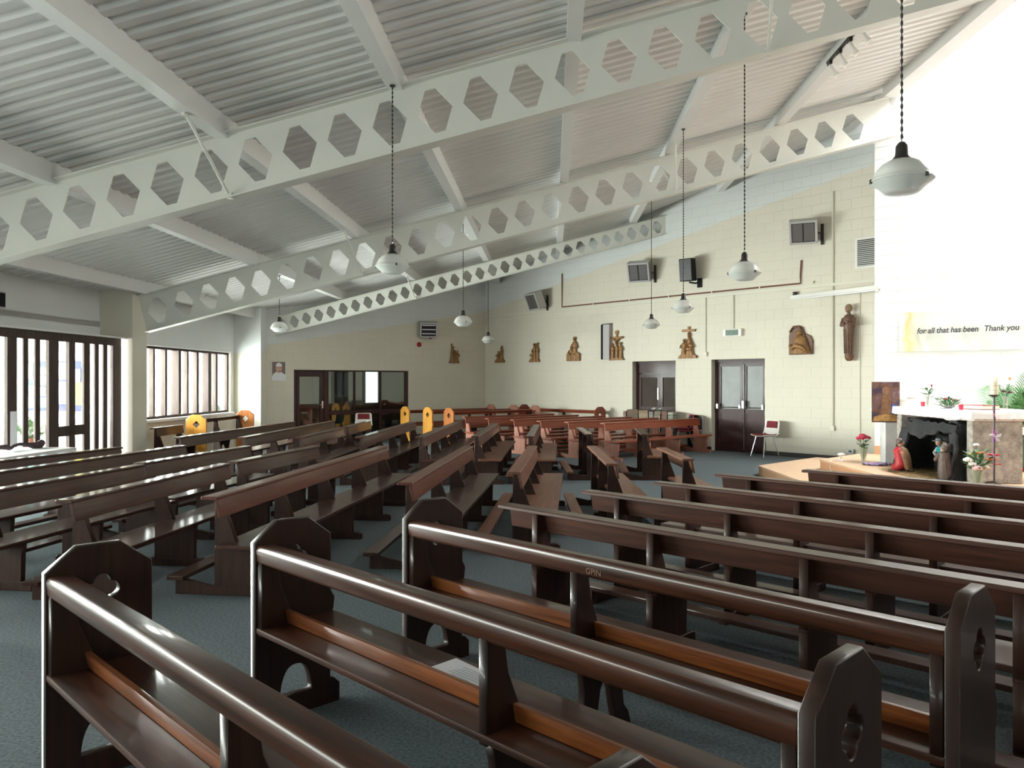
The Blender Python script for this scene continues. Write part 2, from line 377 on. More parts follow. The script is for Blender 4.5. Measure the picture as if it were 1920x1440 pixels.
# --- left wall near the camera (window band) and rear wall, right wall: beyond the frame, closing the room
fr_ln = Frame(UV(-7.9, 0), (px_.x, px_.y))
wall_slab('wall_left_near', fr_ln, 6.2, lambda x: LT(-7.9), [(-2.4, 5.4, 0.75, 2.5)], M_WALLL, 'left wall near the camera with a band of windows', 0.2, NEAR_V)
fr_rear = Frame(UV(RIGHT_U, NEAR_V), (-bx_.x, -bx_.y))
wall_slab('wall_rear', fr_rear, RIGHT_U + 8.1, lambda x: LT(RIGHT_U - x) if RIGHT_U - x < RIDGE_U else LT(RIDGE_U), [(8.3, 18.3, 0.9, 3.0)], M_WALLL, 'rear wall behind the camera with an added opening for fill light', 0.2, -0.2)
nave_box('wall_right_near', RIGHT_U, RIGHT_U + 0.2, NEAR_V, 16.0, 0, 9.6, M_WHITE, 'white side wall beyond the altar, outside the picture')
mbx = MB()
o = MB().prism([tuple(FR_SANC.P(0, 0.25, 0).xy), tuple(FR_SANC.P(0.25, 0.25, 0).xy), tuple(FR_EXIT.P(LEN_EXIT + .3, .26, 0).xy), tuple(FR_EXIT.P(LEN_EXIT + .05, .26, 0).xy)], 0, 9.6, 'z').build('wall_return', M_WHITE)
structure(o, 'return wall joining the sanctuary wall to the exit wall', 'wall')

# --- ceiling: corrugated decking running up the slope over the purlins
mb = MB(); pitch = 0.2; d = 0.038
prof = []; v = NEAR_V - 0.3
while v < 27:
    prof += [(v, 0), (v + 0.085, 0), (v + 0.115, d), (v + 0.17, d)]; v += pitch
def deck_sheet(ua, ub):
    n = len(prof)
    for i in range(n - 1):
        (va, ha), (vb, hb) = prof[i], prof[i + 1]
        mb.add([(ua, va, roof(ua) + DECK + ha), (ub, va, roof(ub) + DECK + ha), (ub, vb, roof(ub) + DECK + hb), (ua, vb, roof(ua) + DECK + hb)], [(0, 3, 2, 1)])
deck_sheet(-9.0, RIDGE_U + 0.12)
o = mb.build('ceiling', M_DECK); o.rotation_euler = (0, 0, NAVE_ROT)
structure(o, 'corrugated grey white metal roof deck sloping up to the right', 'ceiling')
# weather cover over the deck, lantern walls and the roof beyond the ridge
mb = MB().prism([(-9.2, roof(-9.2) + DECK + .09), (RIDGE_U + .12, roof(RIDGE_U + .12) + DECK + .09), (RIDGE_U + .12, roof(RIDGE_U) + DECK + .25), (-9.2, roof(-9.2) + DECK + .25)], NEAR_V - .4, 28, 'y')
o = mb.build('roof_cover', M_SKIRT); o.rotation_euler = (0, 0, NAVE_ROT); structure(o, 'dark weather covering on top of the metal deck', 'roof')
RZ = roof(RIDGE_U) + DECK
nave_box('wall_lantern_side', RIDGE_U + .12, RIDGE_U + .3, 7.4, 16.5, RZ, 9.6, M_WHITE, 'upright white side of the lantern above the roof ridge')
nave_box('wall_lantern_near', RIDGE_U + .12, RIGHT_U + .2, 7.2, 7.4, RZ - 0.1, 9.6, M_WHITE, 'white near side of the lantern above the altar')
nave_box('ceiling_near', RIDGE_U + .12, RIGHT_U + .2, NEAR_V - .2, 7.4, RZ + .05, RZ + .25, M_WHITE, 'flat white ceiling beyond the roof ridge, outside the picture', 'ceiling')
mb = MB()
for (u0, u1, v0, v1) in ((RIDGE_U, 6.3, 7.2, 17), (10.9, RIGHT_U + .3, 7.2, 17), (6.3, 10.9, 7.2, 7.8), (6.3, 10.9, 13.4, 17)): mb.box(u0, u1, v0, v1, 9.5, 9.65)
o = mb.build('ceiling_lantern', M_WHITE); o.rotation_euler = (0, 0, NAVE_ROT); structure(o, 'white lantern roof framing a large square roof light', 'ceiling')
structure(nave_box('window_3', 6.3, 10.9, 7.8, 13.4, 9.52, 9.54, M_GLASS), 'square roof light pane over the altar', 'window')
# --- ridge beam along the upper roof edge
nave_box('trim_2', RIDGE_U - .12, RIDGE_U + .14, NEAR_V, 13.75, roof(RIDGE_U) - 0.02, roof(RIDGE_U) + DECK, M_PURLIN, 'white ridge beam along the upper edge of the roof', 'beam')

# --- purlins
PU = [-7.40, -5.36, -3.49, -1.62, 0.25, 2.11, 4.02]
for i, u in enumerate(PU):
    mb = MB().prism([(u - .075, roof(u)), (u + .075, roof(u) + 0.0), (u + .075, roof(u) + DECK + .035), (u - .075, roof(u) + DECK + 0.0)], NEAR_V + .02, 25.5 if u > -5 else 19.9, 'y')
    o = mb.build('purlin', M_PURLIN); o.rotation_euler = (0, 0, NAVE_ROT)
    tag(o, ['white box purlin lowest on the slope, beside the window wall', 'second white roof purlin counting up from the window wall', 'third white roof purlin counting up from the window wall', 'fourth white roof purlin counting up from the window wall', 'fifth white purlin, near the centre of the roof',
            'sixth white roof purlin counting up from the window wall', 'white purlin next below the ridge, carrying the spotlight track'][i], 'purlin', 'white roof purlins', 'structure')

# --- castellated beams
def cast_beam(v, u0, u1, D, label, braces, dz=0.0, shift=0.0):
    root = thing('castellated_beam', label, 'beam', UV(0, v), NAVE_ROT, 'white castellated roof beams')
    p, h, t = 1.08 * D, 1.5 * D, 0.014; sl = math.atan(0.2525); cs = math.cos(sl)
    L = (u1 - u0) / cs; n = int((L - shift) / p)
    def W(s, y, q):  # s along slope, q down from the top flange (perpendicular)
        return (u0 + s * cs + q * math.sin(sl), y, roof(u0) + dz + s * math.sin(sl) - q * cs)
    web = MB()
    def quad2(a):
        f = [W(s, -t / 2, q) for s, q in a]; b = [W(s, t / 2, q) for s, q in a]
        web.add(f, [(0, 1, 2, 3)]); web.add(b, [(3, 2, 1, 0)])
    hm = h / 2
    if shift > 0: quad2([(0, h), (shift, h), (shift, 0), (0, 0)])
    for i in range(n):
        c = shift + p * (i + 0.5); a, b_, e = 0.125 * D, 0.415 * D, p / 2
        H = [(c - a, hm - D / 2), (c + a, hm - D / 2), (c + b_, hm), (c + a, hm + D / 2), (c - a, hm + D / 2), (c - b_, hm)]
        quad2([(c - e, 0), H[0], H[1], (c + e, 0)][::-1]); quad2([(c + e, 0), H[1], H[2], (c + e, hm)][::-1]); quad2([(c + e, hm), H[2], H[3], (c + e, h)][::-1])
        quad2([(c + e, h), H[3], H[4], (c - e, h)][::-1]); quad2([(c - e, h), H[4], H[5], (c - e, hm)][::-1]); quad2([(c - e, hm), H[5], H[0], (c - e, 0)][::-1])
        for k in range(6):
            A, B = H[k], H[(k + 1) % 6]
            web.add([W(A[0], -t / 2, A[1]), W(B[0], -t / 2, B[1]), W(B[0], t / 2, B[1]), W(A[0], t / 2, A[1])], [(0, 1, 2, 3)])
    e0 = shift + p * n
    quad2([(e0, h), (L, h), (L, 0), (e0, 0)])
    web.build('web', M_STEEL, root)
    for nm, q0, q1 in (('top_flange', 0.0, 0.014), ('bottom_flange', h - 0.014, h)):
        fl = MB(); w = 0.21 * D
        fl.add([W(0, -w, q0), W(0, w, q0), W(L, w, q0), W(L, -w, q0), W(0, -w, q1), W(0, w, q1), W(L, w, q1), W(L, -w, q1)],
               [(0, 1, 2, 3), (7, 6, 5, 4), (0, 4, 5, 1), (1, 5, 6, 2), (2, 6, 7, 3), (3, 7, 4, 0)])
        fl.build(nm, M_STEEL, root)
    for u, side in braces:
        s = (u - u0) / cs; bt = W(s - 0.05, side * 0.05, h - 0.03)
        tp = (u - 0.02, side * 0.78, roof(u) + 0.02)
        br = MB().tube([bt, tp], 0.017, 8).build('brace_rod', M_STEEL, root, smooth=True)
        MB().box(bt[0] - .035, bt[0] + .035, bt[1] - .03, bt[1] + .03, bt[2] - .035, bt[2] + .025).build('cleat', M_STEEL, br)
        MB().box(tp[0] - .02, tp[0] + .02, tp[1] - .03, tp[1] + .03, tp[2] - .05, tp[2] + .0).build('cleat', M_STEEL, br)
    return root
B3 = (( -3.49, -1), (2.11, -1), (2.11, 1))
V1, V2, V3 = 8.05, 13.8, 19.6
cast_beam(V1, -7.9, RIDGE_U - .1, 0.457, 'white castellated beam nearest the camera, crossing the upper picture', B3, 0.03, 0.16)
cast_beam(V2, -7.52, RIDGE_U, 0.457, 'long white castellated beam in the middle, between the pier and the sanctuary wall', B3, 0.0, 0.05)
_x, _z = FR_EXIT.hit(1252, 440); ue = u_of(*FR_EXIT.P(_x, 0, 0).xy)
cast_beam(V3, -7.15, ue - 0.02, 0.305, 'shallow white castellated beam furthest away, ending at the exit wall', ((-3.49, -1),), -0.03, 0.05)

# --- skirtings
def skirt(name, fr, spans, label, h=0.09):
    root = MB()
    for a, b in spans: root.box(a, b, -0.022, -0.002, 0.0, h)
    o = root.build(name, M_SKIRT); o.location = fr.o; o.rotation_euler = (0, 0, fr.rot); structure(o, label, 'baseboard')
skirt('baseboard_right', FR_EXIT, [(d1b, d2a)], 'dark skirting strip between the two doors in the exit wall')
skirt('baseboard_right_end', FR_EXIT, [(d2b, LEN_EXIT)], 'dark skirting along the exit wall beside the double doors')
skirt('baseboard_right_far', FR_EXIT, [(0.0, d1a)], 'dark skirting at the far end of the exit wall')
skirt('baseboard_back', FR_BACK, [(0.0, p0)], 'dark skirting below the framed portrait on the back wall')
skirt('baseboard_back_end', FR_BACK, [(p1, LEN_BACK)], 'dark skirting right of the glazed partition')

# --- platform: two beech steps with cut corners
def pl(poly, z0, z1, name, label):
    root = thing(name, label, 'step', (poly[0][0], poly[0][1], z0), 0, None, 'structure')
    q = [(x - poly[0][0], y - poly[0][1]) for x, y in poly]
    MB().prism(q, z1 - z0 - 0.03, z1 - z0, 'z').build('tread', M_LAM, root)
    MB().prism([(x * 0.998 + (0.012 if x < 3 else 0), y) for x, y in q], 0, z1 - z0 - 0.03, 'z').build('riser', M_LAMEDGE, root)
sxy = lambda x, y: tuple(FR_SANC.P(x, y, 0).xy)
pl([(4.33, 13.6), (4.26, 8.9), (7.4, 5.9), (11.6, 5.9), sxy(5.5, 0.0), sxy(0, 0), (6.45, 14.4), (5.95, 15.1)], 0, 0.17, 'lower_step', 'lower beech laminate step of the altar platform')
pl([(5.17, 13.0), (5.08, 9.2), (7.6, 6.8), (11.2, 6.8), sxy(5.3, -0.01), sxy(0.02, -0.01), (6.4, 14.1)], 0.17, 0.34, 'upper_step', 'upper beech laminate step carrying the altar and nativity')

# ================================================================== SCREEN, WINDOWS, DOORS, PARTITION
def vbox(mb, u0, u1, v0, v1, z0, z1): return mb.box(u0, u1, v0, v1, z0, z1)
scr = thing('timber_screen', 'dark brown slatted timber screen with glass on the left', 'screen', UV(-7.7, 13.5), NAVE_ROT, None, 'structure')
def sv(px): return v_px(px, -7.7) - 13.5
def scr_part(name, a, b, z0, z1, dpt=0.05, m_=W_FRAME, off=0.0, parent=scr): return MB().box(-dpt / 2 + off, dpt / 2 + off, a, b, z0, z1).build(name, m_, parent, bevel=0.004, seg=1)
V_N = 6.25 - 13.5
scr_part('head_rail', V_N, sv(225), SCR_Z - 0.13, SCR_Z)
scr_part('sill', V_N, sv(225), 0.0, 0.12)
for a, b in ((-40, -22), (10.4, 28.7), (88.5, 107), (209, 225)): scr_part('post', sv(a), sv(b), 0.12, SCR_Z - 0.13, 0.06)
for a, b in ((-14, -6), (42.7, 51.7), (65, 74), (177, 184), (193, 200), (-64, -55), (-86, -77)): scr_part('slat', sv(a), sv(b), 0.12, SCR_Z - 0.13, 0.03)
leaf = scr_part('door_leaf', sv(156), sv(167), 0.12, SCR_Z - 0.13, 0.04)
scr_part('slat', sv(126.7), sv(138), 0.12, SCR_Z - 0.13, 0.06, parent=leaf)
zr = lambda py, v: HC + (HOR - py) / F * (v * 1.03)
scr_part('mid_rail', sv(107), sv(156), 0.78, 0.94, 0.06, parent=leaf)
scr_part('notice', sv(14.5), sv(28), 0.72, 1.22, 0.005, M_PAPER, 0.036)
for a, b in ((V_N, sv(10.4)), (sv(28.7), sv(88.5)), (sv(107), sv(156)), (sv(167), sv(209))): scr_part('pane', a, b, 0.12, SCR_Z - 0.13, 0.006, M_GLASS, -0.01)
# lobby behind the screen
nave_box('wall_lobby', -12.0, -8.3, 13.8, 13.95, 0, 2.7, M_WALLL, 'cream lobby end wall seen through the timber screen')
nave_box('wall_lobby_sill', -12.1, -11.95, 6.0, 13.8, 0, 0.7, M_WALLL, 'low outer wall under the lobby glazing')
nave_box('ceiling_lobby', -12.1, -8.1, 6.0, 13.9, 2.62, 2.72, M_WHITE, 'white lobby ceiling behind the timber screen', 'ceiling')
nave_box('wall_lobby_near', -12.1, -7.9, 6.05, 6.2, 0, 2.7, M_WALLL, 'lobby cross wall outside the picture on the left')
def lu(px): return u_px(px, 13.78)
def lz(py): return HC + (HOR - py) / F * 14.25
nb = thing('notice_board', 'navy notice board with pinned papers behind the timber screen', 'notice board', UV(lu(115), 13.78, lz(770)), NAVE_ROT)
def nbp(name, pa, pb, ya, yb, m_, d): return MB().box(lu(pa) - lu(115), lu(pb) - lu(115), -d - .012, -d, lz(yb) - lz(770), lz(ya) - lz(770)).build(name, m_, nb)
nbp('board', 48, 182, 677, 771, mat('navy_felt', (0.07, 0.08, 0.16), 0.9), 0.0)
for pa, pb, ya, yb, c in ((50, 63, 682, 710, (.75, .78, .8)), (52, 66, 722, 742, (.1, .55, .6)), (52, 66, 744, 764, (.8, .82, .82)), (72, 92, 690, 702, (.25, .3, .2)), (74, 92, 705, 722, (.7, .72, .75)), (74, 90, 726, 742, (.8, .82, .85)),
                          (76, 90, 746, 764, (.15, .5, .65)), (107, 126, 680, 711, (.75, .8, .82)), (107, 128, 716, 757, (.45, .55, .6)), (138, 152, 692, 716, (.3, .3, .42)), (143, 177, 718, 759, (.85, .72, .08)), (166, 176, 690, 712, (.75, .77, .78))):
    nbp('pinned_sheet', pa, pb, ya, yb, mat('sheet_%d' % int(pa * 1000 + ya), c, 0.8), 0.013)
def fern(name, label, loc, nfr, length, colr, cat='plant', pot=True, up=0.9, seed=1, lw=0.012, potm=None, wide=0.1, spread_=(0, 2 * PI)):
    rnd = random.Random(seed); t = thing(name, label, cat, loc)
    if pot: MB().lathe([(.09, 0), (.13, .22), (.14, .22), (.14, .25), (.12, .25), (.11, .2), (.0, .2)], 16).build('pot', potm or mat('terracotta', (.35, .14, .08), .8), t, smooth=True)
    for k in range(nfr):
        a = spread_[0] + (spread_[1] - spread_[0]) * (k + rnd.random() * .6) / nfr; L = length * (0.7 + .5 * rnd.random()); el = up * (0.7 + .5 * rnd.random())
        mb = MB(); pts = []
        for i in range(11):
            s = i / 10; r = L * math.sin(min(1.4, s * 1.35)) * math.cos(el) * 1.0; z = (0.2 if pot else 0) + L * (s * math.sin(el) - 0.35 * s * s * math.cos(el))
            pts.append(Vector((r * math.cos(a), r * math.sin(a), z)))
        mb.tube(pts, [0.006 * (1 - .8 * i / 10) for i in range(11)], 5)
        side = Vector((-math.sin(a), math.cos(a), 0))
        for i in range(2, 21):
            s = i / 20; p = pts[min(9, int(s * 10))].lerp(pts[min(10, int(s * 10) + 1)], s * 10 - int(s * 10)) if s < 1 else pts[10]
            dr = (pts[min(10, int(s * 10) + 1)] - pts[max(0, int(s * 10) - 1)]).normalized(); w = wide * L / .5 * math.sin(PI * (.12 + .85 * s)) + .02
            for sg in (-1, 1):
                tip = p + side * sg * w + dr * w * .9 - Vector((0, 0, w * .25)); e = dr * lw * .5
                mid = p.lerp(tip, .5) + Vector((0, 0, .012 * w / .1))
                mb.add([p - e, mid - e * 1.3, tip, mid + e * 1.3, p + e], [(0, 1, 2, 3, 4)])
        mb.build('frond', colr, t)
    return t
M_FERN = mat('fern_green', (0.06, 0.15, 0.05), 0.5, var=.3, vscale=20)
fern('potted_fern', 'leafy green fern in a pot behind the timber screen', UV(u_px(58, 12.6), 12.6, 0.45), 14, 0.55, M_FERN, seed=3)
st = thing('plant_stand', 'low white stand under the fern in the lobby', 'stand', UV(u_px(58, 12.6), 12.6), NAVE_ROT)
MB().box(-.2, .2, -.2, .2, .41, .45).build('top', M_PLASTIC, st, bevel=.005)
for a in (-.16, .16):
    for b in (-.16, .16): MB().box(a - .02, a + .02, b - .02, b + .02, 0, .41).build('leg', M_PLASTIC, st)

# white clothed table inside, by the screen, with a dark scarf
tb = thing('side_table', 'table under a white cloth beside the timber screen', 'table', UV(-7.0, 9.6), NAVE_ROT)
MB().box(-.44, .46, -1.0, .72, .70, .735).build('table_top', M_PLASTIC, tb)
for a in (-.38, .40):
    for b in (-.92, .64): MB().box(a - .025, a + .025, b - .025, b + .025, 0, .70).build('leg', W_FRAME, tb)
mb = MB()
ring = [(-.46, -1.02), (.48, -1.02), (.48, .74), (-.46, .74)]
n_ = 80; per = []
for i in range(n_):
    s = i / n_ * 4; k = int(s); f = s - k; a, b = ring[k], ring[(k + 1) % 4]; per.append((a[0] + (b[0] - a[0]) * f, a[1] + (b[1] - a[1]) * f))
cl = MB(); cx0 = .01; cy0 = -.14
for q, z, w in ((1.0, .742, 0), (1.012, .735, 0), (1.03, .60, .01), (1.04, .46, .022)):
    for i, (x, y) in enumerate(per): g = q + w * math.sin(i * 1.7) ; cl.v.append((cx0 + (x - cx0) * g, cy0 + (y - cy0) * g, z))
for r in range(3):
    for i in range(n_): cl.f.append((r * n_ + i, r * n_ + (i + 1) % n_, (r + 1) * n_ + (i + 1) % n_, (r + 1) * n_ + i))
cl.f.append(tuple(range(n_))[::-1])
o = cl.build('tablecloth', M_CLOTH, None, smooth=True, loc=tb.location, rot=NAVE_ROT); tag(o, 'plain white cloth draped over the table by the screen', 'tablecloth')
scf = MB(); rnd = random.Random(5); pts = [(-.25, -.35 + i * .09, .765 + .018 * math.sin(i * 1.3)) for i in range(12)]
scf.tube([(x + .05 * math.sin(i * .9), y, z + .032) for i, (x, y, z) in enumerate(pts)], [.012, .03, .035, .028, .022, .022, .022, .026, .045, .055, .05, .02], 8)
o = scf.build('scarf', mat('dark_knit', (.05, .03, .035), .9, var=.5, vscale=25), None, smooth=True, loc=UV(-6.75, 9.75), rot=NAVE_ROT); tag(o, 'dark crumpled scarf lying on the white tablecloth', 'scarf')
sg = thing('wall_speaker', 'small grey loudspeaker box high on the left wall', 'speaker', UV(-8.1, v_px(-4, -8.0), 2.72), NAVE_ROT)
MB().box(0.0, .12, -.14, .14, 0, .24).build('cabinet', M_GREYM, sg, bevel=.008); MB().box(.12, .125, -.12, .12, .02, .22).build('grille', M_BLACK, sg)

# side window with vertical fins
w1 = thing('window_1', 'wide side window with vertical timber fins, blown out by daylight', 'window', UV(-7.85, 14.2), NAVE_ROT, None, 'structure')
def wv(px): return v_px(px, -7.9) - 14.2
WL = wv1 - 14.2
def wp(name, u0, u1, v0, v1, z0, z1, m_=W_FRAME): return MB().box(u0, u1, v0, v1, z0, z1).build(name, m_, w1, bevel=.004, seg=1)
wp('frame_head', -.16, -.06, 0, WL, wz1 - .05, wz1); wp('frame_foot', -.16, -.06, 0, WL, wz0, wz0 + .05); wp('jamb', -.16, -.06, 0, .06, wz0, wz1); wp('jamb', -.16, -.06, WL - .06, WL, wz0, wz1)
for a, b, dp in ((288.7, 292, .10), (311, 314.5, .10), (329.5, 334, .18), (352, 355, .10), (370, 374, .10), (385.5, 391, .18), (405.5, 409, .10)): wp('fin', -.16, -.16 + dp, wv(a), wv(b), wz0 + .05, wz1 - .05)
for a, b in ((0.06, 1.6), (1.6, 3.2), (3.2, WL - .06)): wp('pane', -.125, -.119, a, b, wz0 + .05, wz1 - .05, M_GLASS)
wp('sill', -.06, .10, -.02, WL + .02, wz0 - .06, wz0, M_PURLIN); wp('head_trim', -.06, .02, -.02, WL + .02, wz1, wz1 + .035, M_PURLIN)
# a bush outside and windows beyond the frame
fern('garden_bush', 'green bush outside, glimpsed through the side window', UV(u_px(383, 27), 27, -0.2), 14, 1.2, M_FERN, 'bush', False, 1.0, 4, .05)
w4 = thing('window_4', 'band of windows in the left wall near the camera', 'window', UV(-7.9, -2.4), NAVE_ROT, None, 'structure')
for k in range(7): MB().box(-.16, -.06, 7.8 * k / 6 - .04, 7.8 * k / 6 + .04, .75, 2.5).build('mullion', W_FRAME, w4)
MB().box(-.12, -.114, 0, 7.8, .75, 2.5).build('pane', M_GLASS, w4)
w5 = thing('window_rear_fill', 'added unseen window band for fill light in the rear wall', 'window', UV(RIGHT_U - 18.3, NEAR_V), NAVE_ROT, None, 'structure')
for k in range(9): MB().box(10.0 * k / 8 - .04, 10.0 * k / 8 + .04, -.16, -.06, .9, 3.0).build('mullion', W_FRAME, w5)
MB().box(0, 10.0, -.12, -.114, .9, 3.0).build('pane', M_GLASS, w5)

# ---- doors in the exit wall
def door(name, label, a, b, split, bars):
    t = thing(name, label, 'door', FR_EXIT.P(a, 0, 0), FR_EXIT.rot, None, 'structure'); W = b - a; y = .15
    MB().box(0, W, y, y + .1, DH - .07, DH).build('frame_head', W_DOOR, t)
    for x in (0, W - .06): MB().box(x, x + .06, y, y + .1, 0, DH - .07).build('jamb', W_DOOR, t)
    MB().box(-.02, W + .02, y + .1, y + .11, 0, DH + .05).build('backing', M_BLK2, t)  # added dark panel, keeps outside light from showing at the door gaps
    top = DH - .07
    if not bars:
        MB().box(.06, W - .06, y + .02, y + .06, top - .24, top).build('overpanel', W_DOOR, t); top -= .25
    xs = [.065, .06 + (W - .12) * split, W - .065]
    for k in range(2):
        x0, x1 = xs[k] + .003, xs[k + 1] - .003
        lf = MB().box(x0, x1, y + .03, y + .06, .01, .95).build('leaf', W_DOOR, t)
        MB().box(x0, x0 + .08, y + .02, y + .07, .01, top - .01).build('stile', W_DOOR, lf); MB().box(x1 - .08, x1, y + .02, y + .07, .01, top - .01).build('stile', W_DOOR, lf)
        MB().box(x0 + .08, x1 - .08, y + .02, y + .07, top - .10, top - .01).build('top_rail', W_DOOR, lf); MB().box(x0 + .08, x1 - .08, y + .02, y + .07, .90, 1.0).build('mid_rail', W_DOOR, lf)
        MB().box(x0 + .08, x1 - .08, y + .02, y + .07, .01, .18).build('kick_rail', W_DOOR, lf)
        MB().box(x0 + .08, x1 - .08, y + .042, y + .05, 1.0, top - .10).build('glass', M_WIRED if bars else mat('brown_tinted_glass', (.055, .040, .032), .5, spec=.1, var=.25, vscale=2.5), lf)
        if bars:
            br = MB().tube([(x0 + .02, y - .06, 1.04), (x1 - .02, y - .06, 1.04)], .012, 8).build('push_bar', M_CHROME, lf, smooth=True)
            MB().box(x0 + .01 if k == 0 else x1 - .06, x0 + .06 if k == 0 else x1 - .01, y - .08, y + .02, 1.0, 1.12).build('bar_bracket', M_GREYM, lf, bevel=.006)
            MB().box(x1 - .07 if k == 0 else x0 + .01, x1 - .01 if k == 0 else x0 + .07, y - .08, y + .02, 1.02, 1.10 + .1 * k).build('lock_case', M_GREYM, lf, bevel=.006)
            if k == 1:
                MB().tube([(x0 + .025, y + .0, .05), (x0 + .025, y + .0, top - .05)], .011, 8).build('bolt_rod', M_CHROME, lf, smooth=True)
        elif k == 0:
            MB().box(x1 - .07, x1 - .035, y + .0, y + .02, 1.18, 1.48).build('pull_handle', M_BRASS, lf, bevel=.005)
    return t
door('door_1', 'dark timber doors in the exit wall behind the book stacks', d1a, d1b, .56, False)
door('door_2', 'dark double fire doors with chrome push bars under the exit sign', d2a, d2b, .54, True)

# ---- glazed partition in the back wall and the room behind it
gp = thing('window_2', 'dark framed glazed partition with a door in the back wall', 'glazed partition', FR_BACK.P(p0, 0, 0), FR_BACK.rot, None, 'structure')
GW = p1 - p0
def gx(px): return FR_BACK.hit(px, 760)[0] - p0
def gz(py, px=660): return FR_BACK.hit(px, py)[1]
def gp_box(name, a, b, z0, z1, y0=.02, y1=.10, m_=W_DOOR, parent=gp): return MB().box(a, b, y0, y1, z0, z1).build(name, m_, parent, bevel=.004, seg=1)
tz0, tz1 = gz(777), gz(769)
gp_box('frame_head', 0, GW, PH - .10, PH); gp_box('jamb', 0, .09, 0, PH - .10); gp_box('jamb', GW - .10, GW, 0, PH - .10)
gp_box('mullion', gx(608.5), gx(617), 0, PH - .10); gp_box('mullion', gx(665), gx(667.5), tz1, PH - .10); gp_box('mullion', gx(713), gx(716), 0, PH - .10)
gp_box('transom', gx(617), GW - .10, tz0, tz1); gp_box('frame_foot', gx(617), GW - .10, 0, .1)
gd = gp_box('door_leaf', .10, gx(608) - .01, 0.02, .12)
gp_box('stile', .10, .17, .12, PH - .11, parent=gd); gp_box('stile', gx(608) - .10, gx(608) - .01, .12, PH - .11, parent=gd); gp_box('top_rail', .17, gx(608) - .1, PH - .24, PH - .11, parent=gd)
hd = MB().tube([(gx(605), -.05, 1.02), (gx(605) - .12, -.05, 1.02)], .011).tube([(gx(605), .02, 1.02), (gx(605), -.05, 1.02)], .011).box(gx(605) - .02, gx(605) + .02, .005, .02, .92, 1.12).build('door_handle', M_CHROME, gd)
gp_box('pane', .17, gx(608) - .1, .12, PH - .24, .055, .062, M_DGLASS, gd)
for a, b, z0, z1 in ((gx(617), gx(665), tz1, PH - .1), (gx(667.5), gx(713), tz1, PH - .1), (gx(716), GW - .1, tz1, PH - .1), (gx(617), gx(713), .1, tz0), (gx(716), GW - .1, .1, tz0)):
    gp_box('pane', a, b, z0, z1, .055, .062, M_DGLASS)
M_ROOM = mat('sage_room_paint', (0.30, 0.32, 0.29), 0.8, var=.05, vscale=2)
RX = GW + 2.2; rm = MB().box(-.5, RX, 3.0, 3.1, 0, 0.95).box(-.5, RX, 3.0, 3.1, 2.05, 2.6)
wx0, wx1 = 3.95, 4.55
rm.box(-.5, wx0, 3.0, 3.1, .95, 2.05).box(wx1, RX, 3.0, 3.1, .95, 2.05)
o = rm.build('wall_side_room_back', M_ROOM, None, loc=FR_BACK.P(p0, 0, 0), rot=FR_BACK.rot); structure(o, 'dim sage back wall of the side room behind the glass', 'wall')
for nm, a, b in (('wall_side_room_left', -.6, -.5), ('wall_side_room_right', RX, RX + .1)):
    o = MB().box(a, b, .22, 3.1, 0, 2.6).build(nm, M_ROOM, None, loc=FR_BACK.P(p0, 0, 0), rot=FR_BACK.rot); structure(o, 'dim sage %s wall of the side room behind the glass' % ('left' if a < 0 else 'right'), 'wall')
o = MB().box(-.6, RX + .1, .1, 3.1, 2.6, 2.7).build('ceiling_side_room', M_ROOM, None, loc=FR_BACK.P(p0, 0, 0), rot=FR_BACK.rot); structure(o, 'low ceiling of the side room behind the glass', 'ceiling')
w6 = thing('window_6', 'small bright window in the side room behind the glass', 'window', FR_BACK.P(p0, 3.0, 0), FR_BACK.rot, None, 'structure')
MB().box(wx0, wx0 + .05, 0, .08, .95, 2.05).build('jamb', M_PLASTIC, w6); MB().box(wx1 - .05, wx1, 0, .08, .95, 2.05).build('jamb', M_PLASTIC, w6); MB().box(wx0 + .05, wx1 - .05, .04, .046, .95, 2.05).build('pane', M_GLASS, w6)

# ================================================================== PEWS
def curve_mesh(loops, depth, bevel=0.0):
    """flat outline with holes (loops of 2D points) -> solid mesh; 2D x -> local y, 2D y -> local z, thickness along x"""
    cu = bpy.data.curves.new('outline', 'CURVE'); cu.dimensions = '2D'; cu.fill_mode = 'BOTH'; cu.extrude = depth / 2 - bevel; cu.bevel_depth = bevel; cu.bevel_resolution = 1
    for lp in loops:
        s = cu.splines.new('POLY'); s.points.add(len(lp) - 1)
        for p, q in zip(s.points, lp): p.co = (q[0], q[1], 0, 1)
        s.use_cyclic_u = True
    o = bpy.data.objects.new('outline', cu); COL.objects.link(o)
    me = bpy.data.meshes.new_from_object(o.evaluated_get(bpy.context.evaluated_depsgraph_get())); bpy.data.objects.remove(o); bpy.data.curves.remove(cu)
    me.transform(Matrix(((0, 0, 1, 0), (1, 0, 0, 0), (0, 1, 0, 0), (0, 0, 0, 1)))); me.materials.clear()
    return me
def quatrefoil(cy, cz, rc, dc, n=40):
    out = []
    for i in range(n):
        th = 2 * PI * i / n; k = ((th + PI / 4) % (PI / 2)) - PI / 4
        r = dc * math.cos(k) + math.sqrt(max(0, rc * rc - (dc * math.sin(k)) ** 2)); out.append((cy + r * math.cos(th), cz + r * math.sin(th)))
    return out
def gothic(cy, z0, w, h, n=7):
    pts = [(cy - w, z0), (cy + w, z0)]
    for i in range(1, n): a = i / n; pts.append((cy + w * math.cos(a * PI / 2) ** .8, z0 + h * math.sin(a * PI / 2)))
    pts.append((cy, z0 + h))
    for i in range(n - 1, 0, -1): a = i / n; pts.append((cy - w * math.cos(a * PI / 2) ** .8, z0 + h * math.sin(a * PI / 2)))
    return pts
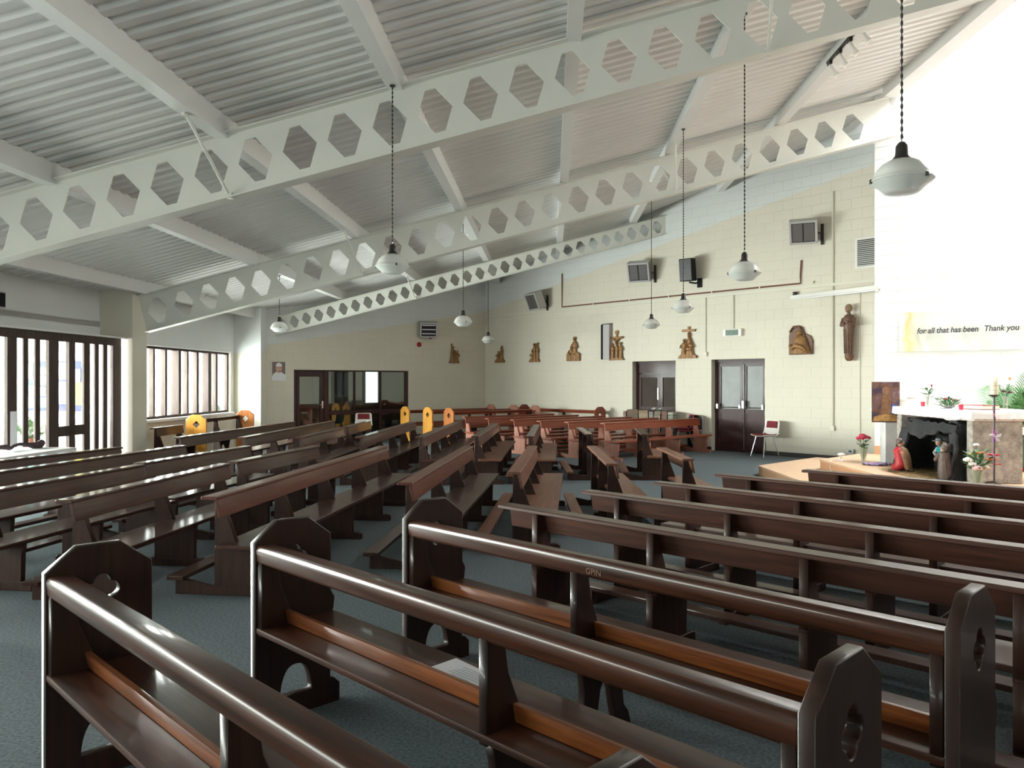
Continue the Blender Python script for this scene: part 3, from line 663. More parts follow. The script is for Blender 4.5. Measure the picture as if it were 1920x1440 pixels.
OUT = [(0, 0.06), (0, .875), (.115, .967), (.28, .967), (.408, .87), (.408, .614), (.408, .577), (.43, .54), (.424, .485), (.408, .449), (.408, .25), (.404, .13), (.43, .12), (.46, .09), (.46, 0.0), (-.01, 0.0), (-.01, .06)]
END_ME = curve_mesh([OUT, quatrefoil(.212, .775, .038, .034), gothic(.215, .10, .09, .155)], .045, .005)
def bracket_mesh():
    return curve_mesh([[(.011, .44), (.011, .797), (.087, .797), (.092, .742), (.105, .66), (.179, .485), (.183, .44)]], .042, .004)
BRK_ME = bracket_mesh()
LEG_ME = curve_mesh([[(.03, .446), (.38, .446), (.38, .40), (.36, .34), (.34, .22), (.355, .10), (.39, .06), (.41, 0), (.31, 0), (.28, .12), (.26, .22), (.22, .30), (.175, .22), (.15, .10), (.12, 0), (.0, 0), (.02, .06), (.06, .12), (.07, .24), (.05, .37)]], .042, .004)
def old_pew(p0, p1, label, group, ends=(W_OLDZ, W_OLDZ), nmid=1, mats=(W_OLD, W_STRIP), name='pew', mid=None):
    p0, p1 = Vector((*p0, 0)), Vector((*p1, 0)); d = p1 - p0; L = d.length
    t = thing(name, label, 'pew', p0, math.atan2(d.y, d.x), group)
    wd, ws = mats
    put('end_panel', END_ME, ends[0], t, (0.022, 0, 0)); put('end_panel', END_ME, ends[1], t, (L - .022, 0, 0))
    MB().prism([(.004, .793), (.0, .843), (.006, .861), (.018, .868), (.092, .863), (.105, .852), (.103, .84), (.07, .83), (.065, .779), (.018, .779)], .045, L - .045, 'x').build('top_rail', wd, t, bevel=.003, seg=1, smooth=True)
    MB().box(.045, L - .045, .0, .425, .447, .476).build('seat', wd, t, bevel=.008, smooth=True)
    MB().prism([(.142, .477), (.17, .477), (.154, .545), (.128, .545)], .045, L - .045, 'x').build('lower_back_rail', ws, t, bevel=.005, smooth=True)
    xs = [.07] + ([mid] if mid else [L * (k + 1) / (nmid + 1) for k in range(nmid)]) + [L - .07]
    for x in xs: put('back_bracket', BRK_ME, W_OLDZ, t, (x, 0, 0))
    for x in xs[1:-1]: put('leg', LEG_ME, W_OLDZ, t, (x, 0, 0))
    return t
POST_ME = curve_mesh([[(-.035, .37), (-.028, .755), (.035, .755), (.06, .62), (.15, .37)]], .05, .003)
LOW_ME = curve_mesh([[(-.035, .065), (-.035, .38), (.345, .38), (.335, .28), (.33, .065)]], .048, .003)
FOOT_ME = MB().prism([(-.10, 0), (.43, 0), (.43, .055), (.40, .07), (-.08, .07), (-.10, .055)], -.03, .03, 'x').mesh('foot', .004, 1)
ARM_ME = MB().prism([(-.36, .0), (-.08, .0), (-.08, .07), (-.24, .105), (-.36, .125)], -.022, .022, 'x').mesh('kneeler_arm', .003, 1)
def new_pew(p0, p1, label, group, mats=(W_NEW, W_NEW, W_NEWZ), kneeler=True, inset=.25, step=1.05, board=.14):
    """p0, p1: ends of the top ledge; faces local +y"""
    p0, p1 = Vector((*p0, 0)), Vector((*p1, 0)); d = p1 - p0; L = d.length
    t = thing('pew', label, 'pew', p0, math.atan2(d.y, d.x), group)
    wr, wsd, wz = mats
    MB().prism([(-.075, .755), (-.075, .772), (-.068, .780), (.05, .780), (.056, .772), (.056, .755)], 0, L, 'x').build('top_ledge', wr, t, bevel=.003, seg=1)
    MB().prism([(.022, .756), (.047, .756), (.075, .756 - board), (.05, .756 - board)], .02, L - .02, 'x').build('back_board', wr, t, bevel=.003, seg=1)
    MB().box(.0, L, .035, .405, .378, .412).build('seat', wsd, t, bevel=.008)
    n = max(2, round((L - 2 * inset) / step) + 1)
    for k in range(n):
        x = inset + (L - 2 * inset) * k / (n - 1)
        put('back_post', POST_ME, wz, t, (x, 0, 0)); put('seat_support', LOW_ME, wz, t, (x, 0, 0)); put('foot', FOOT_ME, wz, t, (x, 0, 0))
        if kneeler and k in (0, n - 1): put('kneeler_arm', ARM_ME, wz, t, (x, 0, 0))
    if kneeler: MB().box(.08, L - .08, -.40, -.265, .118, .152).build('kneeler', wsd, t, bevel=.006)
    return t

G1 = 'old pews with panelled ends near the camera'
s45 = Vector((math.cos(R(-44.8)), math.sin(R(-44.8))))
for (x, y), L, md, lb in (((-1.898, 3.127), 2.73, 1.62, 'dark old pew with arched end panels, nearest the camera at bottom left'), ((-1.252, 3.714), 2.75, 1.62, 'dark old pew with panelled ends and a paper sheet on its seat'), ((-.616, 4.356), 2.81, 1.25, 'dark old pew with panelled ends, third from the camera, letters scratched on its rail')):
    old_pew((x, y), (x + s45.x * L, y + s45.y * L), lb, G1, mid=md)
G2 = 'open backed pews in the right hand block'
lbs = ['open pew directly in front of the three panelled pews', 'open pew second from the panelled pews in the right block', 'open pew third from the panelled pews in the right block', 'open pew second from the altar in the right block', 'front pew of the right block, closest to the altar steps']
for (x, y), L, lb in zip(((-.05, 5.52), (.60, 6.2), (1.27, 6.73), (1.95, 7.30), (2.90, 7.66)), (4.4, 4.4, 4.4, 4.2, 4.2), lbs):
    q = Vector((x, y)); e = q + s45 * L
    new_pew((q.x, q.y), (e.x, e.y), lb, G2, inset=.32, step=1.0)
G3 = 'open backed pews in the middle block, near side of the aisle'
for a, b, lb, bright in (((-5.22, 10.29), (-6.2, 6.3), 'open pew closest to the timber screen, beside the white table', 0), ((-4.48, 10.54), (-5.2, 6.1), 'long open pew second from the timber screen', 0),
                 ((-3.57, 10.46), (-3.98, 8.26), 'short open pew third from the screen, next to the cross aisle', 0), ((-3.90, 8.12), (-4.35, 5.1), 'open pew third from the screen, at the left picture edge', 0),
                 ((-2.66, 10.50), (-3.03, 8.40), 'short open pew fourth from the screen, next to the cross aisle', 0), ((-3.05, 8.23), (-3.28, 5.67), 'open pew fourth from the screen, its ledge end pointing at the camera', 0),
                 ((-1.724, 10.46), (-2.276, 5.83), 'long reddish open pew left of the panelled pews with a wide bare seat', 1), ((-.577, 10.46), (-.912, 6.645), 'open pew between the long reddish pew and the central gap', 1),
                 ((.289, 10.46), (.03, 7.42), 'open pew seen end on, left of the right block', 2), ((1.09, 10.46), (1.066, 8.18), 'short open pew seen end on in the centre', 2), ((1.977, 10.2), (1.987, 8.68), 'very short open pew facing the altar steps', 2)):
    new_pew(a, b, lb, G3, mats=((W_NEW, W_NEW, W_NEWZ), (wood('mid_mahogany', (.065, .019, .010), (.125, .038, .020), .28), W_NEW, W_NEWZ), (wood('tan_mahogany', (.10, .040, .022), (.165, .068, .038), .4, 'x', .1), wood('tan_mahogany', (0, 0, 0), (0, 0, 0)), W_NEWZ))[bright], inset=.16)
G4 = 'open backed pews in the middle block, far side of the aisle'
for a, b, lb, bright in (((-4.76, 16.8), (-5.22, 12.04), 'open pew beyond the cross aisle, in front of the side window', 0), ((-3.96, 17.0), (-4.20, 12.04), 'open pew beyond the cross aisle, second from the window', 0), ((-3.23, 14.67), (-3.32, 12.04), 'short open pew beyond the aisle, third from the window', 0),
                 ((-3.15, 17.0), (-3.19, 14.85), 'short orange topped pew in front of the white chair', 0), ((-2.14, 16.8), (-2.39, 12.15), 'open pew beyond the aisle, fourth from the window', 0), ((-1.149, 17.0), (-1.45, 12.15), 'open pew beyond the aisle, left of the centre', 0),
                 ((-.334, 16.15), (-.575, 12.27), 'open pew beyond the aisle with a bare tan seat', 1), ((.504, 15.56), (.288, 12.27), 'short open pew beyond the aisle, seen end on', 1), ((1.285, 14.67), (1.29, 12.76), 'stubby open pew beyond the aisle, seen end on', 1), ((2.34, 14.3), (2.2, 12.76), 'smallest open pew beyond the aisle, nearest the doors', 1)):
    new_pew(a, b, lb, G4, mats=((W_NEW, W_NEW, W_NEWZ), (W_NEW, wood('tan_mahogany', (0, 0, 0), (0, 0, 0)), W_NEWZ))[bright], inset=.16)
G5 = 'bright red pews in the far block'
fd = Vector((math.cos(R(40.5)), math.sin(R(40.5))))
for (x, y), lb in zip(((1.89, 16.15), (1.166, 16.6), (.587, 17.05), (0, 17.6), (-.6, 18.25), (-1.19, 19.0)), ('front red pew of the far block, by the book stacks', 'second red pew of the far block', 'third red pew of the far block', 'fourth red pew of the far block', 'fifth red pew of the far block', 'sixth red pew of the far block, its end lit white')):
    e = Vector((x, y)) + fd * (3.3 if x > 1.5 else 3.05)
    new_pew((e.x, e.y), (x, y), lb, G5, mats=(W_RED, W_RED, W_REDLIT), inset=.12, step=1.05)
G6 = 'old pews with panelled ends at the back'
for (x, y), lb, em in zip(((-1.75, 19.85), (-2.35, 20.4), (-3.02, 20.95)), ('old pew at the back whose orange end panel is rightmost of three', 'old pew at the back with the middle of three golden end panels', 'rearmost old pew with the leftmost of three golden end panels'), (W_LITORANGE, W_LITHONEY, W_LITHONEY)):
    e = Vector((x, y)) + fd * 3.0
    old_pew((e.x, e.y), (x, y), lb, G6, (W_REDLIT, em), 1, (W_RED, W_RED))
q = FR_EXIT.P(FR_EXIT.hit(1143, 760)[0], -.16, 0); q2 = q - FR_EXIT.d * 3.0
old_pew((q.x, q.y), (q2.x, q2.y), 'red panelled pew standing along the far exit wall', G6, (W_RED, W_RED), 1, (W_RED, W_RED))
G7 = 'old pews under the side window'
a, b = UV(-7.35, 17.85), UV(-7.35, 15.3)
old_pew((a.x, a.y), (b.x, b.y), 'panelled pew with orange ends standing under the side window', G7, (W_LITORANGE, W_LITHONEY), 1)
a, b = UV(-7.40, 15.2), UV(-7.40, 14.1)
new_pew((a.x, a.y), (b.x, b.y), 'dark open backed pew under the window, partly behind the pier', G7, kneeler=False, inset=.12)
# carved letters scratched in the third pew's rail, sheet of paper on the second pew
def text_mesh(s, size, ext=.001, shear=0.0, bold=0.0):
    cu = bpy.data.curves.new('lettering', 'FONT'); cu.body = s; cu.size = size; cu.extrude = ext; cu.offset = bold; cu.shear = shear; cu.align_x = 'CENTER'; cu.align_y = 'CENTER'
    o = bpy.data.objects.new('lettering', cu); COL.objects.link(o); me = bpy.data.meshes.new_from_object(o.evaluated_get(bpy.context.evaluated_depsgraph_get()))
    bpy.data.objects.remove(o); bpy.data.curves.remove(cu); return me
def pew_by(label): return [o for o in COL.objects if o.get('label') == label][0]
pw3 = pew_by('dark old pew with panelled ends, third from the camera, letters scratched on its rail')
o = put('scratched_letters', text_mesh('GPIN', .038, .0004), mat('scratched_wood', (.15, .065, .038), .6), pw3, (1.37, .0, .812), (R(90), 0, 0)); o.location.y = .0008
pp = at(835, 1240, 3.3); pw2 = pew_by('dark old pew with panelled ends and a paper sheet on its seat')
sh = thing('paper_sheet', 'white printed sheet lying on the seat of the second pew', 'paper', (0, 0, 0))
sh.location = pw2.location + Vector((s45.x * 1.19 - s45.y * .285, s45.y * 1.19 + s45.x * .285, .478)); sh.rotation_euler = (0, 0, R(-46))
MB().add([(-.15, -.105, .002), (-.05, -.105, .0), (.15, -.105, .0), (.15, .105, .003), (0, .105, 0), (-.15, .105, .006)], [(0, 1, 4, 5), (1, 2, 3, 4)]).build('sheet', M_PAPER, sh)
pr = MB()
rnd = random.Random(2)
for k in range(9): w = .05 + .05 * rnd.random(); pr.add([(-w, .075 - .017 * k - .002, .0065), (w, .075 - .017 * k - .002, .0065), (w, .075 - .017 * k + .002, .0065), (-w, .075 - .017 * k + .002, .0065)], [(0, 1, 2, 3)])
stuff(pr.build('printed_lines', mat('grey_ink', (.35, .36, .40), .8), sh, loc=(.03, 0, 0), rot=(0, 0, R(180))))

# ================================================================== LAMPS, TRACK, WALL FITTINGS
M_OPAL = opal('opal_dome', (0.80, 0.80, 0.77), 0.12); M_CLEAR = opal('ribbed_clear_glass', (0.78, 0.80, 0.78), 0.45, 0.12)
CAP_ME = MB().lathe([(.012, .155), (.02, .15), (.034, .13), (.036, .085), (.04, .07), (.058, .05), (.06, .045), (.0, .045)][::-1], 18).mesh('lamp_cap', smooth=True)
DOME_ME = MB().lathe([(.05, .048), (.075, .042), (.11, .022), (.14, -.008), (.16, -.045), (.168, -.068), (.178, -.074), (.178, -.080), (.165, -.079), (.155, -.045), (.135, -.008), (.105, .018), (.07, .037), (.05, .043)], 32).mesh('shade_dome', smooth=True)
BOWL_ME = MB().lathe([(.172, -.081), (.165, -.092), (.135, -.115), (.11, -.14), (.095, -.152), (.075, -.156), (.0, -.157), (.0, -.153), (.07, -.150), (.09, -.147), (.105, -.136), (.13, -.110), (.16, -.088), (.165, -.081)], 32).mesh('glass_bowl', smooth=True)
CLIP_ME = MB().box(-.008, .008, -.006, .006, -.012, .012).mesh('rim_clip')
lampspec = [(-1.62, 7.9, 735, 499, 'pendant lamp hanging in front of the nearest beam'), (2.11, 4.75, 1685, 338, 'largest pendant lamp, hanging at the right in front of the white wall'), (2.11, 8.5, 1395, 512, 'pendant lamp hanging left of the high wall heater'),
            (2.11, 12.35, 1282, 577, 'pendant lamp hanging just below the black loudspeaker'), (2.11, 16.2, 1222, 609, 'pendant lamp hanging above the far dark doors'), (-1.62, 14.4, 868, 604, 'pendant lamp hanging beside the back wall heater'),
            (-1.62, 20.3, 916, 638, 'pendant lamp hanging in the far corner of the room'), (-5.36, 15.1, 524, 615, 'pendant lamp hanging above the portrait')]
for u, v, px, py, lb in lampspec:
    y = UV(u, v).y; z = HC + (HOR - py) / F * y + .075
    t = thing('pendant_lamp', lb, 'lamp', (UV(u, v).x, y, z), 0, 'pendant lamps with glass shades')
    put('lamp_cap', CAP_ME, M_BLK2, t); put('shade_dome', DOME_ME, M_OPAL, t); put('glass_bowl', BOWL_ME, M_CLEAR, t)
    for k in range(3): a = 2 * PI * k / 3 - 1.2; put('rim_clip', CLIP_ME, M_BLK2, t, (.176 * math.cos(a), .176 * math.sin(a), -.078), (0, 0, a + PI / 2))
    top = roof(u) - z; n = int((top - .17) / .045); prof = []
    for i in range(n + 1): zz = .17 + (top - .17) * i / n; prof += [(.0035, zz), (.0085, zz + .008), (.0085, zz + .024), (.0035, zz + .034)]
    MB().lathe(prof, 6).build('chain', M_BLK2, t)
    MB().tube([(0, 0, .15), (0, 0, .175), (.012, 0, .185), (0, 0, .195)], .005, 6).build('hook', M_CHROME, t); MB().lathe([(.03, top - .012), (.03, top), (.0, top)], 12).build('ceiling_rose', M_BLK2, t)
# spotlight track along the last purlin
tv0, tv1 = 9.9, 11.15; tu = 4.02 - .095; tz = roof(4.02) + .03
tr = thing('spotlight_track', 'black track with four small white spotlights under the roof', 'spotlights', UV(tu, tv0, tz), NAVE_ROT)
MB().box(-.018, .018, -.05, tv1 - tv0, -.015, .015).build('track', M_BLK2, tr)
for k in range(4):
    yy = (tv1 - tv0) * (.06 + .29 * k); sp = MB().box(-.02, .02, yy - .05, yy + .05, -.06, -.015).build('adaptor', M_BLK2, tr)
    h = MB().lathe([(.022, 0), (.026, .02), (.026, .11), (.034, .15), (.05, .19), (.05, .195), (.0, .175)], 14); h.xf(Matrix.Translation((0, yy, -.06)) @ Matrix.Rotation(R(180 - 28), 4, 'Y') @ Matrix.Rotation(R(10), 4, 'X')); h.build('spot_head', M_PLASTIC, sp, smooth=True)

def on(fr, px, py, off=0.0): return fr.hit(px, py, off)
def wthing(name, label, cat, fr, px, py, off=0.0, group=None):
    x, z = fr.hit(px, py, off); return thing(name, label, cat, fr.P(x, -off, z), fr.rot, group)
E = FR_EXIT
# cable trunking, copper pipe, conduits
xa, xb = E.hit(911, 592)[0], LEN_EXIT + .2; ztr = E.hit(1400, 549)[1]
t = thing('cable_trunking', 'long cream cable trunking running across the exit wall', 'trunking', E.P(xa, 0, ztr), E.rot); MB().box(0, xb - xa, -.045, -.008, -.03, .03).build('trunk', M_CREAMP, t); MB().box(0, xb - xa, -.05, -.045, -.026, .026).build('lid', M_CREAMP, t)
x0, x1 = E.hit(1055, 575)[0], E.hit(1502, 532)[0]
t = thing('copper_pipe', 'dark red pipe above the cream cable trunking', 'pipe', E.P(x0, 0, ztr + .09), E.rot)
MB().tube([(0, -.03, .95), (0, -.03, 0), (x1 - x0, -.03, 0), (x1 - x0, -.03, .18), (x1 - x0 + .02, -.03, .5)], .017, 8).build('pipe', M_COPPER, t, smooth=True)
for k in range(6): MB().box(1.2 + k * 1.25, 1.23 + k * 1.25, -.05, -.008, -.025, .025).build('pipe_clip', M_CREAMP, t)
def conduit(px, py0, py1, label, r=.012, box_=True, m_=M_CREAMP):
    x, z0 = E.hit(px, py0); _, z1 = E.hit(px, py1); t = thing('conduit', label, 'conduit', E.P(x, 0, min(z0, z1)), E.rot); h = abs(z1 - z0)
    MB().tube([(0, -.022, 0), (0, -.022, h)], r, 8).build('tube', m_, t, smooth=True)
    if box_: MB().box(-.045, .045, -.055, -.008, -.05, .05).build('junction_box', M_CREAMP, t, bevel=.006)
conduit(1562, 803, 360, 'tall cream conduit right of the pieta plaque', .028)
conduit(1324, 664, 556, 'thin cream conduit left of the exit sign'); conduit(1376, 616, 552, 'short conduit dropping to the exit sign', .02, False); conduit(1613, 852, 545, 'thin wall wire next to the tall saint statue', .007, False)
# exit sign
es = wthing('exit_sign', 'green and white exit sign above the double doors', 'sign', E, 1376, 624)
MB().box(-.24, .24, -.09, -.008, -.085, .085).build('case', M_PLASTIC, es, bevel=.01); MB().box(-.165, .165, -.096, -.09, -.065, .065).build('green_panel', mat('sign_green', (.03, .09, .05), .35), es)
put('lettering', text_mesh('EXIT', .13, .002), mat('sign_letter', (.16, .25, .17), .5), es, (0, -.097, 0), (R(90), 0, 0))
# heaters
def heater(label, fr, px, py, az, tilt, w=.56, h=.5, dpt=.24, off=.42, louvres=0):
    t = wthing('wall_heater', label, 'heater', fr, px, py, off, 'radiant wall heaters')
    x, z = fr.hit(px, py, off); base = t.location.copy(); t.location = base
    M = Matrix.Rotation(az - fr.rot, 4, 'Z') @ Matrix.Rotation(tilt, 4, 'X')
    def b(name, m_, *a, par=t, bev=.006): mb = MB(); [mb.box(*q) for q in (a if isinstance(a[0], tuple) else (a,))]; mb.xf(M); return mb.build(name, m_, par, bevel=bev, seg=1)
    b('housing', M_GREYM, -w / 2, w / 2, 0, dpt, -h / 2, h / 2); b('reflector', M_BLK2, -w / 2 + .05, w / 2 - .05, -.004, 0.0, -h / 2 + .05, h / 2 - .05, bev=0)
    for nm, q in (('front_rim', (-w / 2, w / 2, -.03, 0, h / 2 - .05, h / 2)), ('front_rim', (-w / 2, w / 2, -.03, 0, -h / 2, -h / 2 + .05)), ('front_rim', (-w / 2, -w / 2 + .045, -.03, 0, -h / 2 + .05, h / 2 - .05)), ('front_rim', (w / 2 - .045, w / 2, -.03, 0, -h / 2 + .05, h / 2 - .05))): b(nm, mat('pale_aluminium', (.62, .61, .62), .35, .5), *q)
    if louvres:
        for k in range(3): b('heat_bar', mat('quartz_bar', (.75, .75, .8), .2), -w / 2 + .06, w / 2 - .06, -.016, -.004, -h / 2 + .10 + k * .125, -h / 2 + .135 + k * .125)
    else:
        b('mesh_grille', mat('grille_grey', (.16, .15, .15), .5, .5), -w / 2 + .055, -.012, -.012, -.004, -h / 2 + .06, h / 2 - .06); b('mesh_grille', mat('grille_grey', (0, 0, 0)), .012, w / 2 - .055, -.012, -.004, -h / 2 + .06, h / 2 - .06)
    d = Vector((0, off, 0)); s = M @ Vector((0, dpt, 0))
    for sx in (-.1, .1):
        a = M @ Vector((sx, dpt, 0)); MB().tube([a, (sx + .15, off - .04, -.02)], .014, 6).build('bracket_arm', M_BLK2, t)
    MB().box(.02, .26, off - .045, off - .008, -.2, .2).build('wall_plate', M_BLK2, t) if False else MB().box(.2, .25, off - .05, off - .008, -.24, .2).build('wall_plate', M_BLK2, t)
    return t
heater('tilted wall heater highest on the exit wall, near the sanctuary', E, 1506, 436, R(-24), R(22))
heater('tilted wall heater left of the black loudspeaker', E, 1197, 511, R(-24), R(22))
heater('wall heater turned sideways near the far corner', E, 998, 566, R(-62), R(22), w=.6, h=.5)
heater('square heater with three glowing bars on the back wall', FR_BACK, 804, 619, R(14), R(14), w=.52, h=.45, off=.25, louvres=1)
# loudspeakers
ls = wthing('black_loudspeaker', 'black loudspeaker on a bracket above the exit doors', 'speaker', E, 1291, 506, .25)
M = Matrix.Rotation(R(-40) - E.rot, 4, 'Z') @ Matrix.Rotation(R(6), 4, 'X')
MB().prism([(-.17, -.15), (.17, -.15), (.12, .15), (-.12, .15)], -.27, .27, 'z').xf(M).build('cabinet', M_BLACK, ls, bevel=.012); MB().box(-.15, .15, -.162, -.15, -.25, .25).xf(M).build('grille', M_BLK2, ls)
MB().tube([(.02, .0, -.3), (.1, .12, -.32), (.16, .25, -.3)], .02, 8).build('arm', M_BLACK, ls); MB().box(.1, .22, .21, .245, -.42, -.2).build('wall_plate', M_BLACK, ls)
cs = wthing('column_speaker', 'slim grey column loudspeaker beside the crucifixion plaque', 'speaker', E, 1137, 641, .1)
MB().box(-.11, .11, -.02, .09, -.47, .47).build('cabinet', mat('speaker_grey', (.48, .45, .45), .7), cs, bevel=.006); MB().box(-.17, -.108, -.03, .09, -.47, .47).build('side_cheek', M_BLACK, cs)
MB().box(-.13, .11, -.03, .09, .47, .485).build('top_cheek', M_BLACK, cs)
# vent grille high by the sanctuary, socket, fluorescent batten, fire bell
vg = wthing('vent_grille', 'white framed vent grille at the top right of the exit wall', 'vent', E, 1632, 473); MB().box(-.3, .3, -.03, -.008, -.31, .31).build('frame', M_PLASTIC, vg); MB().box(-.25, .25, -.034, -.03, -.27, .27).build('backing', M_BLK2, vg)
for k in range(14): MB().box(-.25, .25, -.044, -.034, -.265 + k * .038, -.245 + k * .038).build('louvre', M_GREYM, vg)
sk = wthing('power_socket', 'grey power socket low on the exit wall by the step', 'socket', E, 1596, 846); MB().box(-.07, .07, -.05, -.008, -.045, .045).build('case', M_GREYM, sk, bevel=.006); MB().box(-.03, .03, -.056, -.05, -.02, .02).build('insert', M_BLK2, sk)
xa, za = E.hit(1484, 556, .10); A3 = E.P(xa, -.10, za); xb, zb = FR_SANC.hit(1651, 536, .06); B3_ = FR_SANC.P(xb, -.06, zb)
dv = B3_ - A3; fl = thing('fluorescent_batten', 'long white fluorescent batten light spanning to the sanctuary wall', 'light', A3, (0, -math.asin(dv.z / dv.length), math.atan2(dv.y, dv.x)))
MB().box(0, dv.length, -.035, .035, -.05, .02).build('body', M_PLASTIC, fl, bevel=.006); MB().tube([(.05, 0, -.065), (dv.length - .05, 0, -.065)], .016, 10).build('tube', mat('tube_glass', (.85, .86, .88), .2), fl, smooth=True)
MB().box(0.0, .07, .03, .10, .0, .10).build('end_clip', M_BLK2, fl)
fb = wthing('fire_bell', 'small round red fire bell under the back wall heater', 'bell', FR_BACK, 785, 646); MB().lathe([(.0, 0), (.06, 0), (.075, .02), (.07, .05), (.03, .07), (0, .072)], 20).xf(Matrix.Rotation(R(90), 4, 'X')).build('gong', mat('signal_red', (.35, .012, .015), .3), fb, smooth=True); MB().box(-.05, .05, -.02, -.004, -.05, .05).build('base', M_BLK2, fb)
# portrait
pt = wthing('portrait_picture', 'small colour portrait of a smiling man in white on the back wall', 'picture', FR_BACK, 522, 696)
def flat(par, name, m_, pts, y): MB().prism(pts, y - .002, y, 'y').build(name, m_, par)
def ell(cx, cz, a, b, n=20): return [(cx + a * math.cos(2 * PI * i / n), cz + b * math.sin(2 * PI * i / n)) for i in range(n)]
MB().box(-.2, .2, -.02, -.008, -.25, .25).build('backing', M_PLASTIC, pt); flat(pt, 'background', mat('portrait_brown', (.20, .15, .13), .6), [(-.18, -.13), (.18, -.13), (.18, .24), (-.18, .24)], -.021)
flat(pt, 'robe', mat('robe_white', (.80, .80, .84), .7), [(-.19, -.24), (.19, -.24), (.18, -.09), (.08, -.03), (-.08, -.02), (-.16, -.08)], -.0235)
flat(pt, 'face', mat('face_tone', (.62, .36, .28), .6), ell(.0, .065, .085, .115), -.026); flat(pt, 'white_cap', mat('cap_white', (.82, .80, .80), .7), [q for q in ell(0, .12, .088, .1) if q[1] >= .119], -.0285)
flat(pt, 'smile', mat('smile_dark', (.30, .12, .10), .6), ell(.02, .01, .035, .012, 10), -.0285)
for sx in (-.03, .045): flat(pt, 'eye', mat('eye_dark', (.10, .06, .05), .6), ell(sx, .085, .014, .008, 10), -.0285)

# ---- carved plaques
M_CARVE = mat('gilded_carving', (.27, .135, .045), .45, .15, .45, 28, .5, 60); M_CARVE2 = mat('dark_carving', (.16, .07, .04), .5, 0, .4, 30, .5, 60)
def figure(mb, x, h, w, lean=0.0, y=-.045, z0=0.0, arms=True, n=14):
    """small robed figure in half relief, standing on z0"""
    hd = h * .15
    mb.lathe([(w * .50, 0), (w * .46, h * .15), (w * .36, h * .42), (w * .42, h * .62), (w * .46, h * .70), (w * .34, h * .79), (w * .13, h * .83), (w * .12, h * .88)], n, (x, y, z0), 1, .55, (lean, 0))
    mb.ball((x + lean * h * .93, y - .01, z0 + h * .92), hd * .52, 10, 7, (.85, .95, 1.1))
    if arms:
        for s in (-1, 1): mb.tube([(x + lean * h * .7 + s * w * .40, y - .02, z0 + h * .70), (x + lean * h * .55 + s * w * .50, y - .045, z0 + h * .54), (x + lean * h * .55 + s * w * .12, y - .075, z0 + h * .55)], [w * .11, w * .10, w * .07], 7)
def plaque(label, fr, px, py_base, width, base, figs, extra=None, m_=None):
    t = wthing('carved_plaque', label, 'carving', fr, px, py_base, 0.0, 'carved relief plaques on the walls'); m_ = m_ or M_CARVE
    mb = MB().prism(base, -.075, -.008, 'y'); mb.build('base', m_, t, bevel=.008, seg=1)
    for f in figs: q = MB(); figure(q, *f); q.build('figure', m_, t, smooth=True)
    if extra: extra(t, m_)
def mound(w, h): return [(-w, 0), (w, 0), (w * .97, h * .5), (w * .7, h * .75), (w * .4, h), (-.1 * w, h * .85), (-w * .5, h * .95), (-w * .85, h * .6), (-w * .98, h * .3)]
def cross(x, z0, z1, arm, wb=.025, zc=None, tilt=0.0):
    def fn(t, m_):
        c = MB().box(x - wb, x + wb, -.05, -.01, z0, z1).box(x - arm, x + arm, -.055, -.012, (zc or z1 - .14) - wb, (zc or z1 - .14) + wb)
        if tilt: c.xf(Matrix.Translation((x, 0, z0)) @ Matrix.Rotation(tilt, 4, 'Y') @ Matrix.Translation((-x, 0, -z0)))
        c.build('cross', m_, t, bevel=.004, seg=1)
    return fn
def many(*fs):
    def fn(t, m_): [f(t, m_) for f in fs]
    return fn
plaque('carved plaque on the back wall, standing figure with raised arm', FR_BACK, 850, 681, .36, mound(.19, .09), [(-.09, .52, .15, .10), (.02, .40, .13), (.12, .40, .13)], cross(-.08, .42, .60, .03, .014, .57))
plaque('small carved plaque nearest the far corner, crouching group', E, 939, 680, .4, mound(.22, .14), [(-.10, .36, .14, .12), (.03, .46, .14, .1), (.10, .52, .12)])
plaque('carved plaque second from the far corner, two standing figures', E, 1004, 679, .4, mound(.22, .13), [(-.11, .34, .13, .1), (.0, .56, .15), (.12, .54, .14)], cross(.14, .4, .58, .05, .012, .55))
plaque('carved plaque third from the far corner, tall figure over a group', E, 1077, 677, .5, [(-.25, 0), (.25, 0), (.25, .2), (.16, .26), (.05, .2), (-.06, .2), (-.16, .27), (-.25, .2)], [(-.12, .42, .15, .1), (.05, .68, .2), (-.02, .34, .2)])
plaque('crucifixion plaque with two standing figures beside the column speaker', E, 1158, 675.5, .5, [(-.26, 0), (.26, 0), (.2, .06), (-.2, .06)], [(-.14, .46, .13), (.14, .48, .14), (0, .48, .12)], many(cross(0, .05, .70, .22, .028, .60), lambda t, m_: MB().lathe([(.0, 0), (.055, 0), (.055, .03), (.0, .03)], 16).xf(Matrix.Translation((0, -.02, .74)) @ Matrix.Rotation(R(90), 4, 'X')).build('halo', m_, t), lambda t, m_: MB().tube([(-.2, -.06, .62), (-.08, -.07, .56), (0, -.08, .50), (.08, -.07, .56), (.2, -.06, .62)], [.018, .024, .045, .024, .018], 8).build('arms', m_, t, smooth=True)))
plaque('carved plaque of the descent from the cross, between the two doors', E, 1291, 672, .56, mound(.27, .12), [(-.13, .48, .16, .08), (.12, .50, .16, -.1), (.03, .34, .2), (.05, .62, .13)], cross(.03, .1, .78, .19, .03, .68))
pz = wthing('pieta_plaque', 'arched dark carved plaque of a seated mother and child', 'carving', E, 1503, 665)
